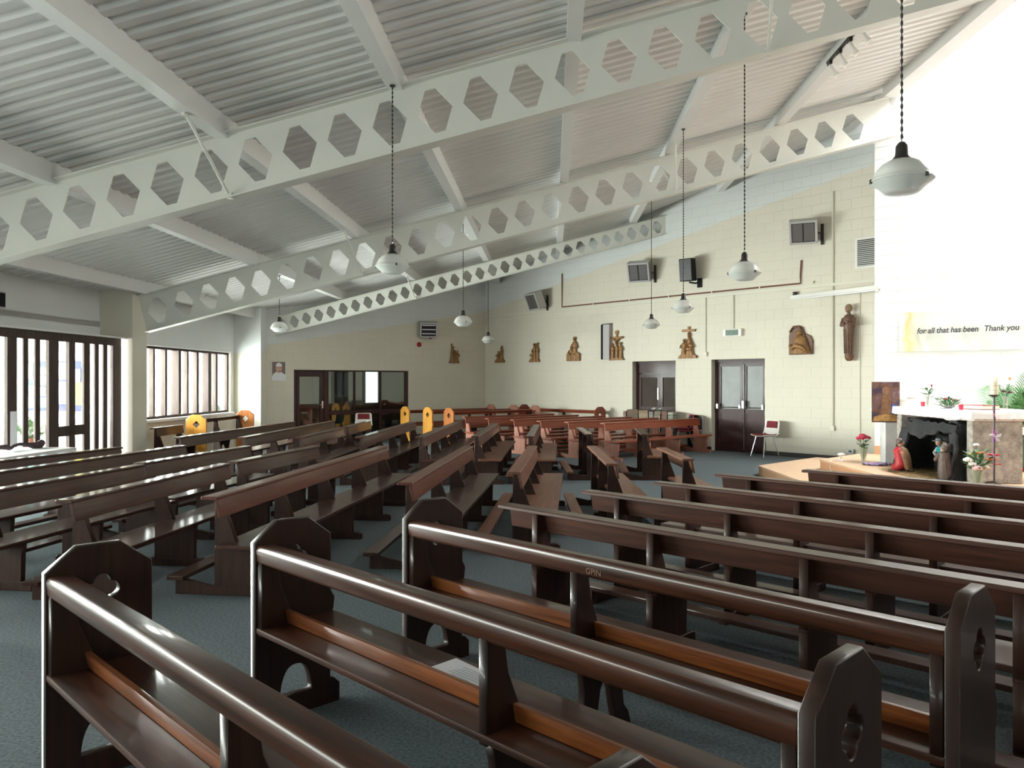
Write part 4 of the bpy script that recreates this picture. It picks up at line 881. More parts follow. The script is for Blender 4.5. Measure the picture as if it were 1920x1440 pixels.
MB().prism([(-.27, 0), (.27, 0), (.27, .30), (.22, .40), (.12, .44), (.08, .46), (.05, .58), (-.05, .64), (-.18, .63), (-.25, .54), (-.27, .40)], -.05, -.008, 'y').build('backing', M_CARVE2, pz, bevel=.008, seg=1)
q = MB().lathe([(.24, 0), (.22, .08), (.19, .18), (.15, .28), (.14, .34), (.06, .40)], 16, (0, -.07, .02), 1, .5); q.ball((-.01, -.09, .46), .062); q.build('mother', M_CARVE, pz, smooth=True)
q = MB().tube([(-.15, -.17, .13), (-.05, -.19, .19), (.08, -.18, .16), (.17, -.16, .08)], [.035, .055, .05, .03], 10); q.ball((-.17, -.17, .19), .042); q.build('child', M_CARVE, pz, smooth=True)
MB().tube([(-.24, -.06, .50), (-.16, -.07, .60), (-.02, -.07, .60), (.05, -.06, .48), (.14, -.06, .30), (.2, -.06, .12)], .022, 8).build('cloak_edge', M_CARVE2, pz, smooth=True)
ss = wthing('saint_statue', 'tall slim wooden saint statue on the exit wall', 'statue', E, 1597, 677)
M_ST = mat('brown_statue', (.145, .075, .048), .5, 0, .3, 25, .4, 50)
MB().lathe([(.05, 0), (.09, .03), (.11, .10), (.10, .13)], 14, (0, -.12, 0), .8, .8).build('plinth', M_CARVE2, ss, smooth=True)
MB().lathe([(.10, .13), (.105, .25), (.115, .45), (.125, .62), (.135, .70), (.15, .78), (.15, .86), (.11, .93), (.045, .965), (.042, 1.0)], 18, (0, -.13, 0), 0.78, .75).build('robe', M_ST, ss, smooth=True)
hb = MB().ball((-.01, -.15, 1.06), .062, 12, 9, (.85, .95, 1.2)); hb.build('head', mat('statue_skin', (.24, .13, .085), .5), ss, smooth=True); MB().ball((0, -.135, 1.085), .078, 12, 9, (.95, .9, 1.1)).build('veil', mat('veil_tan', (.26, .17, .09), .5), ss, smooth=True)
q = MB()
for s in (-1, 1): q.tube([(s * .10, -.13, .87), (s * .12, -.19, .74), (s * .03, -.25, .77)], [.05, .045, .03], 8)
q.ball((.02, -.26, .79), .035).build('arms', M_ST, ss, smooth=True)
for k in range(6): a = -1.2 + k * .48; MB().tube([(.085 * math.sin(a), -.13 - .085 * math.cos(a), .15), (.092 * math.sin(a), -.13 - .088 * math.cos(a), .45), (.098 * math.sin(a), -.13 - .092 * math.cos(a), .66)], .011, 5).build('robe_fold', M_ST, ss)

# ---- chairs
def grid(P, nx, ny):
    mb = MB(); mb.v = [tuple(P(i / (nx - 1), j / (ny - 1))) for j in range(ny) for i in range(nx)]
    mb.f = [(j * nx + i, j * nx + i + 1, (j + 1) * nx + i + 1, (j + 1) * nx + i) for j in range(ny - 1) for i in range(nx - 1)]; return mb
def solid(me, th):
    bm = bmesh.new(); bm.from_mesh(me); bmesh.ops.solidify(bm, geom=bm.faces[:], thickness=th); bm.to_mesh(me); bm.free(); me.polygons.foreach_set('use_smooth', [True] * len(me.polygons)); me.set_sharp_from_angle(angle=R(50)); return me
SIDE = [(-.20, .455), (-.19, .462), (-.10, .455), (.05, .445), (.14, .45), (.19, .49), (.215, .56), (.235, .66), (.25, .76), (.255, .79)]
def side_pt(t):
    s = t * (len(SIDE) - 1); i = min(int(s), len(SIDE) - 2); f = s - i; a, b = SIDE[i], SIDE[i + 1]; return a[0] + (b[0] - a[0]) * f, a[1] + (b[1] - a[1]) * f
def shellP(w0, w1):
    def P(a, b):
        y, z = side_pt(b); w = w0 + (w1 - w0) * max(0, (b - .5) * 2); k = abs(a * 2 - 1)
        if b > .88: w *= 1 - (b - .88) * 1.1
        if b < .08: w *= .93 + b * .9
        lift = .03 * k ** 3 * (1 if b < .55 else 0) - (0.03 * k ** 2 if b > .55 else 0) * 1
        return ((a - .5) * w, y - (.03 * k ** 2 if b > .55 else 0), z + (.03 * k ** 3 if b <= .55 else 0))
    return P
SHELL_ME = solid(grid(shellP(.46, .42), 11, 22).mesh('shell'), .012)
def padP(b0, b1, wf):
    f = shellP(.46 * wf, .42 * wf)
    def P(a, b):
        x, y, z = f(a, b0 + (b1 - b0) * b); k = math.sin(PI * a) * math.sin(PI * b); e = .012 + .012 * min(1, k * 3)
        n = (0, -1) if b0 > .5 else (0, 0); return (x, y - (e if b0 > .5 else 0), z + (e if b0 < .5 else 0))
    return P
SEATPAD_ME = solid(grid(padP(.06, .50, .80), 9, 8).mesh('seat_pad'), .008); BACKPAD_ME = solid(grid(padP(.74, .95, .72), 9, 7).mesh('back_pad'), .008)
LEGS = [MB().tube([(s * .13, yt, .442), (s * .20, yb, .0)], .011, 8).mesh('leg', smooth=True) for s in (-1, 1) for yt, yb in ((-.12, -.21), (.12, .23))]
def chair(label, loc, rot, shell=M_PLASTIC, pads=M_REDPAD, z=0.0, group='moulded stacking chairs', legs=True):
    t = thing('chair', label, 'chair', (loc[0], loc[1], z), rot, group); put('shell', SHELL_ME, shell, t)
    if pads: put('seat_pad', SEATPAD_ME, pads, t); put('back_pad', BACKPAD_ME, pads, t)
    for me in LEGS: put('leg', me, M_CHROME, t)
    return t
q = E.P(E.hit(1452, 800)[0], -.42, 0); chair('white moulded chair with red pads beside the double doors', q.xy, E.rot + R(-18))
q = FR_BACK.P(FR_BACK.hit(655, 780)[0], -.75, 0); chair('white moulded chair with red pads before the glazed partition', q.xy, FR_BACK.rot + R(-30))
q = E.P(E.hit(1281, 790, .34)[0], -.34, 0)
for k in range(2): chair(('lower' if k == 0 else 'upper') + ' red plastic chair of the stack between the doors', (q.x - .02 * k, q.y + .02 * k), E.rot + R(-42), M_REDSEAT, None, .06 * k)
q = E.P(E.hit(1309, 790)[0] + .05, -.2, 0)
fc = thing('folding_chair', 'black folding chair with a rounded back leaning behind the red chairs', 'chair', q, E.rot)
MB().prism([(-.19, .5), (.19, .5), (.19, .72), (.15, .80), (.08, .84), (-.08, .84), (-.15, .80), (-.19, .72)], -.02, .01, 'y').build('backrest', M_BLACK, fc, bevel=.006)
for s in (-.2, .2): MB().tube([(s, -.0, .0), (s, .02, .8)], .012, 8).build('tube_leg', M_GREYM, fc, smooth=True)
MB().prism([(-.18, .1), (.18, .1), (.18, .46), (-.18, .46)], -.06, -.03, 'y').build('seat', M_BLACK, fc, bevel=.006)
# chairs in the side room behind the glass
for x, yy, rot, sh, lb in ((.45, .9, R(150), mat('mustard_shell', (.35, .20, .05), .6), 'mustard moulded chair just inside the glass door'), (.05, 1.2, R(170), mat('charcoal_shell', (.05, .05, .06), .6), 'dark moulded chair at the left behind the glass'), (2.1, 1.0, R(195), mat('charcoal_shell', (0, 0, 0)), 'dark moulded chair behind the lower glass panel')):
    q = FR_BACK.P(p0 + x, yy, 0); chair(lb, q.xy, FR_BACK.rot + rot, sh, None, 0, 'chairs in the side room')

# ---- low table and stacks of hymn books in front of the first door
TX = E.hit(1172, 800, .36)[0]; q0 = E.P(TX, -.36, 0)
lt = thing('book_table', 'low brown table under the stacks of hymn books', 'table', q0, E.rot)
MB().box(-.05, 1.62, -.2, .22, .30, .335).build('table_top', W_NEW, lt)
for a in (0, 1.55):
    for b in (-.17, .17): MB().box(a, a + .04, b - .02, b + .02, 0, .30).build('leg', W_NEWZ, lt)
def book_stack(x, w, h, cols, lb, seed):
    rnd = random.Random(seed); t = thing('book_stack', lb, 'books', E.P(TX + x, -.36, .336), E.rot, 'stacks of hymn books')
    cols = [tuple(c * .6 for c in q) for q in cols]
    z = 0; ms = [mat('book_%02d%02d%02d' % tuple(int(c * 99) for c in q), q, .7, var=.6, vscale=45) for q in cols]
    while z < h:
        th = .022 + .014 * rnd.random(); dx, dy = .012 * rnd.random(), .02 * rnd.random()
        bk = MB().box(dx, w - .012 + dx, -.09 + dy, .10 + dy, z, z + th * .36).box(dx, w - .012 + dx, -.09 + dy, .10 + dy, z + th * .64, z + th - .001).box(dx, dx + .004, -.09 + dy, .10 + dy, z, z + th - .001); bk.build('book_cover', rnd.choice(ms), t)
        MB().box(dx + .003, w - .014 + dx, -.087 + dy, .097 + dy, z + th * .2, z + th * .8).build('pages', mat('old_pages', (.30, .22, .15), .8), t); z += th
    return t
book_stack(0.0, .10, .55, [(.35, .12, .12), (.45, .30, .28)], 'narrow pinkish stack of hymn books at the left', 1)
book_stack(.12, .36, .58, [(.10, .05, .03), (.06, .07, .04), (.16, .08, .05)], 'wide dark brown stack of hymn books', 2)
book_stack(.50, .30, .58, [(.42, .27, .16), (.34, .22, .14), (.5, .36, .24)], 'tan speckled stack of hymn books', 3)
book_stack(.82, .14, .56, [(.25, .27, .30), (.4, .42, .42), (.2, .25, .2)], 'grey stack of hymn books under a white paper', 4)
book_stack(.98, .20, .57, [(.30, .16, .10), (.12, .25, .15), (.4, .3, .25)], 'brown and green stack of hymn books', 5)
book_stack(1.20, .18, .56, [(.16, .04, .04), (.22, .08, .07)], 'dark red stack of hymn books', 6)
book_stack(1.40, .16, .54, [(.45, .55, .45), (.15, .3, .2), (.6, .6, .55)], 'green and white stack of hymn books at the right', 7)
t = MB(); rnd = random.Random(9)
o = grid(lambda a, b: (a * .30, b * .16, .02 + .03 * math.sin(a * 9) * math.sin(b * 7 + 1) + .01), 9, 6).build('white_cloth', M_CLOTH, None, smooth=True, loc=E.P(TX + .80, -.43, .336 + .60), rot=E.rot); tag(o, 'small crumpled white cloth on top of the book stacks', 'cloth')

# ================================================================== SANCTUARY
S = FR_SANC; P2 = 0.34
# banner
xa, zt = S.hit(1687, 586); xb, _ = S.hit(1925, 574); _, zb_ = S.hit(1690, 660); BW = xb - xa; BH = zt - zb_
bn = thing('banner', 'white and pale yellow fabric banner with handwritten thanks on the sanctuary wall', 'banner', S.P(xa, -.03, zb_), S.rot)
def banner_m():
    m, n, l, p = new_mat('banner_fabric'); tc = n.new('ShaderNodeTexCoord'); sp = n.new('ShaderNodeSeparateXYZ'); l.new(tc.outputs['Object'], sp.inputs[0])
    t = n.new('ShaderNodeTexNoise'); t.inputs['Scale'].default_value = 2.5; l.new(tc.outputs['Object'], t.inputs['Vector'])
    a = n.new('ShaderNodeMath'); a.operation = 'MULTIPLY_ADD'; a.inputs[1].default_value = .5; l.new(t.outputs['Fac'], a.inputs[0]); l.new(sp.outputs['X'], a.inputs[2])
    r = n.new('ShaderNodeValToRGB'); e = r.color_ramp.elements; e[0].position = .28; e[0].color = (.56, .56, .55, 1); e[1].position = .75; e[1].color = (.56, .56, .52, 1)
    x = e.new(.40); x.color = (.55, .47, .22, 1); x = e.new(.52); x.color = (.56, .54, .44, 1)
    l.new(a.outputs[0], r.inputs[0]); l.new(r.outputs[0], p.inputs['Base Color']); p.inputs['Roughness'].default_value = .9
    return m
fab = solid(grid(lambda a, b: (a * BW, -.012 - .012 * math.sin(a * 17 + b * 5) * (1 - b) - .03 * math.exp(-((a - .10 - .12 * (1 - b)) / .02) ** 2) * (1 - b) - .02 * math.exp(-((a - .45 - .18 * (1 - b)) / .015) ** 2) * (1 - b), b * BH - .02 * math.sin(PI * a) * b), 60, 14).mesh('fabric'), .004)
put('fabric', fab, banner_m(), bn)
ink = mat('dark_marker_ink', (.04, .045, .05), .8)
for s_, cxp, sz in (('for all that has been', 1788, .34), ('Thank you', 1885, .34)):
    me = text_mesh(s_, 1.0, .002, .18, .022); xs = [v.co.x for v in me.vertices]; wd = max(xs) - min(xs)
    a, b = ((1722, 1836), (1847, 1912))[0 if s_[0] == 'f' else 1]; x0, x1 = S.hit(a, 620)[0] - xa, S.hit(b, 618)[0] - xa; k = (x1 - x0) / wd
    o = put('lettering', me, ink, bn, ((x0 + x1) / 2, -.055, BH * .50), (R(90), 0, 0)); o.scale = (k, k * 1.15, 1)
# altar: stone block, end slab, table top, cloth
AX, AY = 5.88, 9.85                                  # near left corner of the table
al = thing('altar', 'stone altar with a thick slab top standing on the upper step', 'altar', (AX, AY, P2), R(-2))
M_STONE = mat('rough_granite', (.33, .30, .27), .85, 0, .35, 14, .9, 45); M_MARB = mat('grey_marble', (.60, .60, .60), .35, 0, .12, 5)
MB().box(0.0, .64, .04, .17, 0, .80).build('near_pedestal', M_STONE, al, bevel=.012, seg=1); MB().box(.0, .64, 1.98, 2.12, 0, .80).build('far_pedestal', M_STONE, al, bevel=.012, seg=1)
MB().box(0, 1.1, 0, 2.28, .80, .915).build('slab_top', mat('pale_stone', (.58, .52, .47), .7, 0, .12, 9, .4, 60), al, bevel=.01, seg=1)
def cloth_edge(name, x0, x1, y0, y1, z, drop, label, parent=None, scal=True):
    n = 120; per = []; tot = 2 * (x1 - x0) + 2 * (y1 - y0); cor = [(x0, y0), (x1, y0), (x1, y1), (x0, y1)]
    for i in range(n):
        s = i / n * tot; k = 0
        for k in range(4):
            a, b = cor[k], cor[(k + 1) % 4]; L = abs(b[0] - a[0]) + abs(b[1] - a[1])
            if s <= L: break
            s -= L
        per.append((a[0] + (b[0] - a[0]) * s / L, a[1] + (b[1] - a[1]) * s / L))
    mx, my = (x0 + x1) / 2, (y0 + y1) / 2; mb = MB()
    for q, dz, wv_ in ((0.0, 0, 0), (.012, -.008, 0), (.018, -drop * .5, .004), (.026, -drop, .008)):
        for i, (x, y) in enumerate(per):
            ln = math.hypot(x - mx, y - my); e = q + wv_ * math.sin(i * 1.31); mb.v.append((x + (x - mx) / ln * e, y + (y - my) / ln * e, z + dz - (.010 * abs(math.sin(i * .9)) if dz == -drop and scal else 0)))
    for r in range(3):
        for i in range(n): mb.f.append((r * n + i, (r + 1) * n + i, (r + 1) * n + (i + 1) % n, r * n + (i + 1) % n))
    mb.f.append(tuple(range(n)))
    me = mb.mesh(name, smooth=True); o = put(name, me, M_CLOTH, None, (AX, AY, P2), R(-2)); tag(o, label, 'cloth'); return o
cloth_edge('altar_cloth', -.012, 1.112, .0 + .30, 2.30, .922, .105, 'long white altar cloth with a scalloped hem')
cloth_edge('lace_cloth', -.02, 1.12, -.02, .29, .925, .09, 'white lace edged cloth over the near end of the altar')
TZ = P2 + .926
def onalt(px, py, y): q = at(px, py, y); return q
def alt(lx, ly, z=TZ): c, s = math.cos(R(-2)), math.sin(R(-2)); return (AX + lx * c - ly * s, AY + lx * s + ly * c, z)
# ambo with painting
amb = thing('ambo', 'grey marble lectern pillar left of the altar', 'lectern', (at(1667, 868, 12.35).x, 12.35, P2), R(-8))
MB().box(-.10, .10, -.12, .12, 0, .82).build('pillar', M_MARB, amb, bevel=.008, seg=1); MB().box(-.24, .24, -.2, .2, .82, .86).build('desk', M_MARB, amb, bevel=.006, seg=1); MB().box(-.16, .16, -.17, .17, 0, .02).build('foot', M_MARB, amb)
py_ = 12.1; c0 = at(1661, 754, py_)
pic = thing('icon_painting', 'dark painted icon panel propped in front of the lectern', 'painting', (c0.x, c0.y, at(1661, 792, py_).z), R(-14))
def paint_m():
    m, n, l, p = new_mat('oil_painting'); tc = n.new('ShaderNodeTexCoord'); t = n.new('ShaderNodeTexNoise'); t.inputs['Scale'].default_value = 5.5; t.inputs['Detail'].default_value = 6; l.new(tc.outputs['Object'], t.inputs['Vector'])
    r = n.new('ShaderNodeValToRGB'); e = r.color_ramp.elements; e[0].position = .35; e[0].color = (.035, .02, .06, 1); e[1].position = .68; e[1].color = (.30, .15, .05, 1)
    for ps, c in ((.46, (.07, .035, .04, 1)), (.53, (.16, .07, .03, 1)), (.60, (.10, .06, .10, 1))): x = e.new(ps); x.color = c
    l.new(t.outputs['Fac'], r.inputs[0]); l.new(r.outputs[0], p.inputs['Base Color']); p.inputs['Roughness'].default_value = .4; return m
PW, PHh = .20, at(1661, 716, py_).z - at(1661, 792, py_).z
MB().box(-PW, PW, 0, .03, 0, PHh).build('panel', paint_m(), pic)
flat(pic, 'painted_figure', mat('painted_ochre', (.17, .08, .035), .5, var=.4, vscale=14), [(-.07, .14), (.07, .12), (.075, .34), (.05, .44), (-.03, .44), (-.06, .34)], -.001); flat(pic, 'painted_head', mat('painted_flesh', (.20, .10, .055), .5, var=.3, vscale=20), ell(.0, .50, .055, .06), -.001)
flat(pic, 'painted_blue', mat('painted_blue', (.04, .07, .25), .5, var=.4, vscale=12), [(.07, .14), (.16, .12), (.15, .26), (.09, .30)], -.0015); flat(pic, 'painted_ground', mat('painted_gold', (.35, .19, .06), .5, var=.4, vscale=18), [(-.19, .02), (.19, .02), (.17, .10), (.02, .14), (-.17, .09)], -.0008)
MB().tube([(-.1, .03, .02), (-.12, .2, -.0)], .012, 6).build('easel_strut', M_BLK2, pic)

# ---- nativity: black rock cave, straw, figures
M_ROCK = mat('black_rock_paper', (.018, .018, .020), .75, 0, .5, 8, 1.0, 16)
gx0 = AX - .14
cv = thing('nativity_cave', 'black crumpled rock cave of the nativity set against the altar front', 'nativity cave', (gx0, 10.06, P2), 0)
rnd = random.Random(12)
def rocky(P, nx, ny, amp, name, th=.03):
    mb = grid(P, nx, ny); mb.v = [(x + amp * (rnd.random() - .5), y + amp * (rnd.random() - .5), z + amp * (rnd.random() - .5)) for x, y, z in mb.v]
    return put(name, solid(mb.mesh(name), th), M_ROCK, cv)
rocky(lambda a, b: (.04 + .50 * b, .02 + .0 * a, .0) if False else (.0 + .50 * a + .10 * b * (1 - a), .0 + .06 * b, .75 * b), 7, 8, .06, 'near_side')
rocky(lambda a, b: (.0 + .58 * a + .16 * b * b * (1 - a), 1.55 - .14 * b * b, .74 * b), 7, 8, .06, 'far_side')
rocky(lambda a, b: (.14 + .38 * b, .06 + 1.36 * a, .715 + .03 * math.sin(a * 9)), 13, 5, .05, 'roof')
rocky(lambda a, b: (.08 + .06 * b, .10 + 1.30 * a, .57 + .06 * math.sin(a * 7) + (.16 - .05 * math.sin(a * 7)) * b), 13, 4, .05, 'brow')
rocky(lambda a, b: (.54, -.04 + 1.66 * a, .73 * b), 12, 7, .03, 'back')
rocky(lambda a, b: (-.02 + .10 * b, .0 + .20 * a + .03 * math.sin(b * 6), .62 * b), 5, 8, .05, 'near_pillar'); rocky(lambda a, b: (.0 + .10 * b, 1.30 + .24 * a - .03 * b, .62 * b), 5, 8, .05, 'far_pillar')
sw = MB(); rnd = random.Random(3)
for k in range(1500):
    x, y = gx0 - .30 + .80 * rnd.random(), 10.12 + 1.42 * rnd.random(); a = rnd.random() * 2 * PI; L = .05 + .09 * rnd.random(); z = P2 + .004 + .035 * rnd.random() * rnd.random(); w = .002
    dx, dy = math.cos(a) * L / 2, math.sin(a) * L / 2; ox, oy = -math.sin(a) * w, math.cos(a) * w; e = .02 * rnd.random()
    sw.add([(x - dx - ox, y - dy - oy, z), (x - dx + ox, y - dy + oy, z), (x + dx + ox, y + dy + oy, z + e), (x + dx - ox, y + dy - oy, z + e)], [(0, 1, 2, 3)])
o = sw.build('straw', mat('straw_gold', (.42, .28, .11), .8, var=.3, vscale=9)); tag(o, 'loose golden straw spread on the floor of the nativity cave', 'straw', None, 'stuff')
o = MB().prism([(gx0 - .26, 10.02), (gx0 + .5, 10.1), (gx0 + .5, 11.58), (gx0 - .2, 11.6), (gx0 - .34, 10.9)], P2 + .0005, P2 + .004, 'z').build('straw_mat', mat('straw_mat', (.25, .17, .08), .9, var=.4, vscale=30)); tag(o, 'thin brown mat under the nativity straw', 'mat')
M_SKIN = mat('painted_skin', (.50, .28, .18), .5); M_RED = mat('painted_red', (.42, .02, .03), .5); M_TEAL = mat('painted_teal', (.02, .26, .28), .5); M_BRN = mat('painted_brown', (.17, .085, .04), .55, var=.3, vscale=18); M_PLUM = mat('painted_plum', (.10, .03, .045), .55); M_DKCLOAK = mat('painted_dark_cloak', (.10, .068, .058), .55, var=.3, vscale=14)
def face(par, c, r, fx):  # eyes, nose, mouth on the side given by fx (2D unit)
    d = Vector((fx[0], fx[1], 0)); s = Vector((-d.y, d.x, 0)); c = Vector(c); mb = MB()
    for k in (-1, 1): mb.ball(c + d * r * .86 + s * k * r * .33 + Vector((0, 0, r * .1)), r * .11, 6, 4)
    mb.build('eyes', M_BLK2, par); MB().ball(c + d * r * .98, r * .16, 6, 4, (1, 1, 1.5)).build('nose', M_SKIN, par); MB().ball(c + d * r * .84 - Vector((0, 0, r * .45)), r * .2, 6, 4, (1, 1, .4)).build('mouth', mat('lip_red', (.35, .08, .07), .5), par)
# kneeling man in red and brown, facing the cave
y1_ = 11.15; c = at(1691, 886, y1_); k1 = thing('kneeling_figurine', 'kneeling nativity figurine in red robe and brown cloak', 'figurine', (c.x - .02, y1_, P2), 0)
MB().prism([(-.17, -.12), (.20, -.12), (.20, .13), (-.17, .13)], 0, .035, 'z').build('plinth', M_BLK2, k1, bevel=.006)
q = MB().tube([(-.13, .05, .07), (-.06, .03, .08), (.02, 0, .16), (.0, 0, .30), (-.03, 0, .42), (-.035, 0, .47)], [.06, .085, .115, .10, .095, .045], 14); q.build('robe', M_RED, k1, smooth=True)
q = MB().tube([(.10, -.11, .06), (.08, -.085, .16), (.055, -.065, .30), (.02, -.045, .40), (-.01, -.01, .46)], [.055, .08, .09, .085, .05], 12); q.build('cloak', M_BRN, k1, smooth=True)
MB().tube([(.15, -.08, .035), (.15, -.07, .10), (.12, -.05, .19), (.04, -.02, .21)], [.028, .033, .045, .055], 10).build('raised_leg', M_SKIN, k1, smooth=True)
q = MB()
for s in (-1, 1): q.tube([(-.03, s * .09, .40), (.05, s * .11, .30), (.13, s * .02, .33)], [.038, .032, .022], 8)
q.ball((.14, 0, .34), .03).build('arms', M_SKIN, k1, smooth=True)
MB().ball((.0, 0, .545), .062, 12, 9, (.92, .88, 1.15)).build('head', M_SKIN, k1, smooth=True); face(k1, (.0, 0, .54), .058, (.94, -.35)); MB().ball((-.015, 0, .57), .066, 12, 9, (.95, .95, 1.0)).build('hair', M_DKCLOAK, k1, smooth=True); MB().ball((.035, -.01, .50), .035, 8, 6, (.8, .9, 1.2)).build('beard', M_DKCLOAK, k1, smooth=True)
k1.scale = (.78,) * 3
# shepherd with hat and pale sheepskin, teal tunic
y2_ = 11.05; c = at(1768, 880, y2_); k2 = thing('shepherd_figurine', 'bent shepherd figurine with grey hat and teal tunic', 'figurine', (c.x, y2_, P2), 0)
MB().prism(ell(0, 0, .16, .12), 0, .03, 'z').build('plinth', M_BLK2, k2)
for s in (-1, 1): MB().tube([(-.01 + .03 * s, s * .045, .03), (.0, s * .05, .16), (.03, s * .045, .30)], [.035, .04, .055], 10).build('leg', M_PLUM if s > 0 else M_TEAL, k2, smooth=True)
MB().tube([(.03, 0, .26), (.01, 0, .36), (-.03, 0, .48), (-.05, 0, .53)], [.085, .09, .10, .05], 14).build('tunic', M_TEAL, k2, smooth=True)
MB().tube([(.10, 0, .30), (.09, 0, .40), (.05, 0, .50), (.0, 0, .57), (-.03, 0, .58)], [.06, .09, .095, .075, .04], 14).build('sheepskin', mat('sheepskin', (.55, .44, .30), .8, var=.25, vscale=30), k2, smooth=True)
q = MB()
for s in (-1, 1): q.tube([(-.04, s * .10, .47), (-.10, s * .12, .38), (-.12, s * .03, .34)], [.04, .034, .024], 8)
q.build('sleeves', mat('shirt_white', (.62, .60, .58), .6), k2, smooth=True)
MB().ball((-.085, 0, .585), .058, 12, 9, (.92, .88, 1.1)).build('head', M_SKIN, k2, smooth=True); face(k2, (-.085, 0, .58), .055, (-.8, -.6))
MB().lathe([(.115, 0), (.118, .008), (.065, .018), (.062, .05), (.045, .07), (.0, .072)], 18, (-.08, 0, .615), 1, 1, (.1, 0)).build('hat', mat('grey_felt', (.24, .25, .26), .7), k2, smooth=True)
k2.scale = (.74,) * 3
# dark cloaked figure in front
y3_ = 10.17; c = at(1776, 898, y3_); k3 = thing('cloaked_figurine', 'tall dark cloaked nativity figurine seen from behind', 'figurine', (c.x, y3_, P2), 0)
MB().prism(ell(0, 0, .15, .12), 0, .03, 'z').build('plinth', M_BLK2, k3)
MB().lathe([(.13, .03), (.125, .15), (.105, .30), (.10, .38), (.085, .43), (.04, .455)], 16, (0, 0, 0), 1, .85, (-.10, 0)).build('cloak', M_DKCLOAK, k3, smooth=True)
for k in range(6): a = k * 1.05; MB().tube([(.125 * math.cos(a), .105 * math.sin(a), .04), (.10 * math.cos(a) - .03, .085 * math.sin(a), .30), (.08 * math.cos(a) - .04, .06 * math.sin(a), .42)], .013, 5).build('cloak_fold', M_DKCLOAK, k3)
MB().ball((-.05, 0, .50), .055, 12, 9, (.92, .9, 1.1)).build('head', M_SKIN, k3, smooth=True); face(k3, (-.05, 0, .495), .052, (-.5, .86)); MB().ball((-.04, -.012, .515), .062, 12, 9, (1, 1, 1.05)).build('hood', M_DKCLOAK, k3, smooth=True)
q = MB()
for s in (-1, 1): q.tube([(-.04 + s * .085, .0, .40), (-.05 + s * .09, .07, .32), (-.05 + s * .02, .10, .33)], [.036, .03, .02], 8)
q.build('arms', M_DKCLOAK, k3, smooth=True)

k3.scale = (.86,) * 3
# ---- flowers
M_STEM = mat('stem_green', (.05, .13, .04), .6); M_LEAF = mat('leaf_green', (.045, .12, .04), .5, var=.35, vscale=30)
M_VASE = opal('vase_glass', (.50, .54, .42), .6, .08)
def blossom(kind, c, r, col, t, tilt=None):
    c = Vector(c); mb = MB()
    if kind == 'round':
        for k in range(14): a = 2.4 * k; rr = r * math.sqrt((k + .5) / 14) * .8; mb.ball((c.x + rr * math.cos(a), c.y + rr * math.sin(a), c.z + r * .35 * (1 - k / 14)), r * .34, 7, 5)
    elif kind == 'lily':
        for k in range(6):
            a = PI / 3 * k; d = Vector((math.cos(a), math.sin(a), 0)); s = Vector((-d.y, d.x, 0)); b = c; m1 = c + d * r * .6 + Vector((0, 0, r * .35)); tp = c + d * r * 1.1 + Vector((0, 0, r * .15))
            mb.add([b, m1 + s * r * .28, tp, m1 - s * r * .28], [(0, 1, 2), (0, 2, 3)])
    else: mb.lathe([(r * .2, 0), (r * .55, r * .4), (r * .6, r), (r * .35, r * 1.5), (.0, r * 1.6)], 10, tuple(c))
    return mb.build('blossom', col, t, smooth=kind != 'lily')
def leaf(mb, p, d, L, w):
    p, d = Vector(p), Vector(d).normalized(); s = d.cross(Vector((0, 0, 1))); s = s.normalized() if s.length > .01 else Vector((1, 0, 0)); m_ = p + d * L * .5 + Vector((0, 0, L * .08))
    mb.add([p, m_ + s * w, p + d * L, m_ - s * w], [(0, 1, 2), (0, 2, 3)])
def bouquet(name, label, loc, vase, heads, nleaf, spread, zr_, seed, lw=.02, ll=.09, wrap=None):
    """vase: lathe profile or None; heads: (kind, dx, dy, dz, r, material)"""
    rnd = random.Random(seed); t = thing(name, label, 'flowers', loc)
    top = 0.0
    if vase: MB().lathe(vase, 18).build('vase', wrap or M_VASE, t, smooth=True); top = max(z for r, z in vase)
    for kd, dx, dy, dz, r, col in heads:
        st = MB().tube([(0, 0, .02 if vase else 0), (dx * .25, dy * .25, top * .9 + .01), (dx, dy, dz)], .004, 5).build('stem', M_STEM, t); blossom(kd, (dx, dy, dz), r, col, t)
    for k in range(nleaf):
        a = rnd.random() * 2 * PI; rr = spread * math.sqrt(rnd.random()); z = zr_[0] + (zr_[1] - zr_[0]) * rnd.random(); mb = MB(); d = (math.cos(a), math.sin(a), .2 + rnd.random() * .7)
        leaf(mb, (rr * .5 * math.cos(a), rr * .5 * math.sin(a), z - .02), d, ll * (.7 + .6 * rnd.random()), lw * (.7 + .6 * rnd.random())); mb.build('leaf', M_LEAF, t)
    return t
CONE = [(.028, 0), (.03, .02), (.045, .10), (.065, .20), (.07, .24), (.064, .24), (.04, .10), (.0, .03)]
M_RR = mat('petal_red', (.45, .02, .06), .5); M_OR = mat('petal_orange', (.75, .20, .03), .5); M_WH = mat('petal_white', (.82, .80, .76), .5); M_PK = mat('petal_pink', (.70, .42, .42), .5); M_YE = mat('petal_yellow', (.75, .45, .05), .5)
yv = 12.55; c = at(1619, 862, yv)
bouquet('flower_vase', 'glass vase of red geraniums at the back corner of the upper step', (c.x, yv, P2), CONE, [('round', .0, -.02, .40, .07, M_RR), ('round', -.06, .0, .38, .06, M_RR), ('round', .06, .01, .39, .06, M_RR), ('round', .01, .05, .42, .06, M_RR)], 26, .13, (.24, .36), 4, .022, .08)
yv = 9.55; c = at(1836, 908, yv)
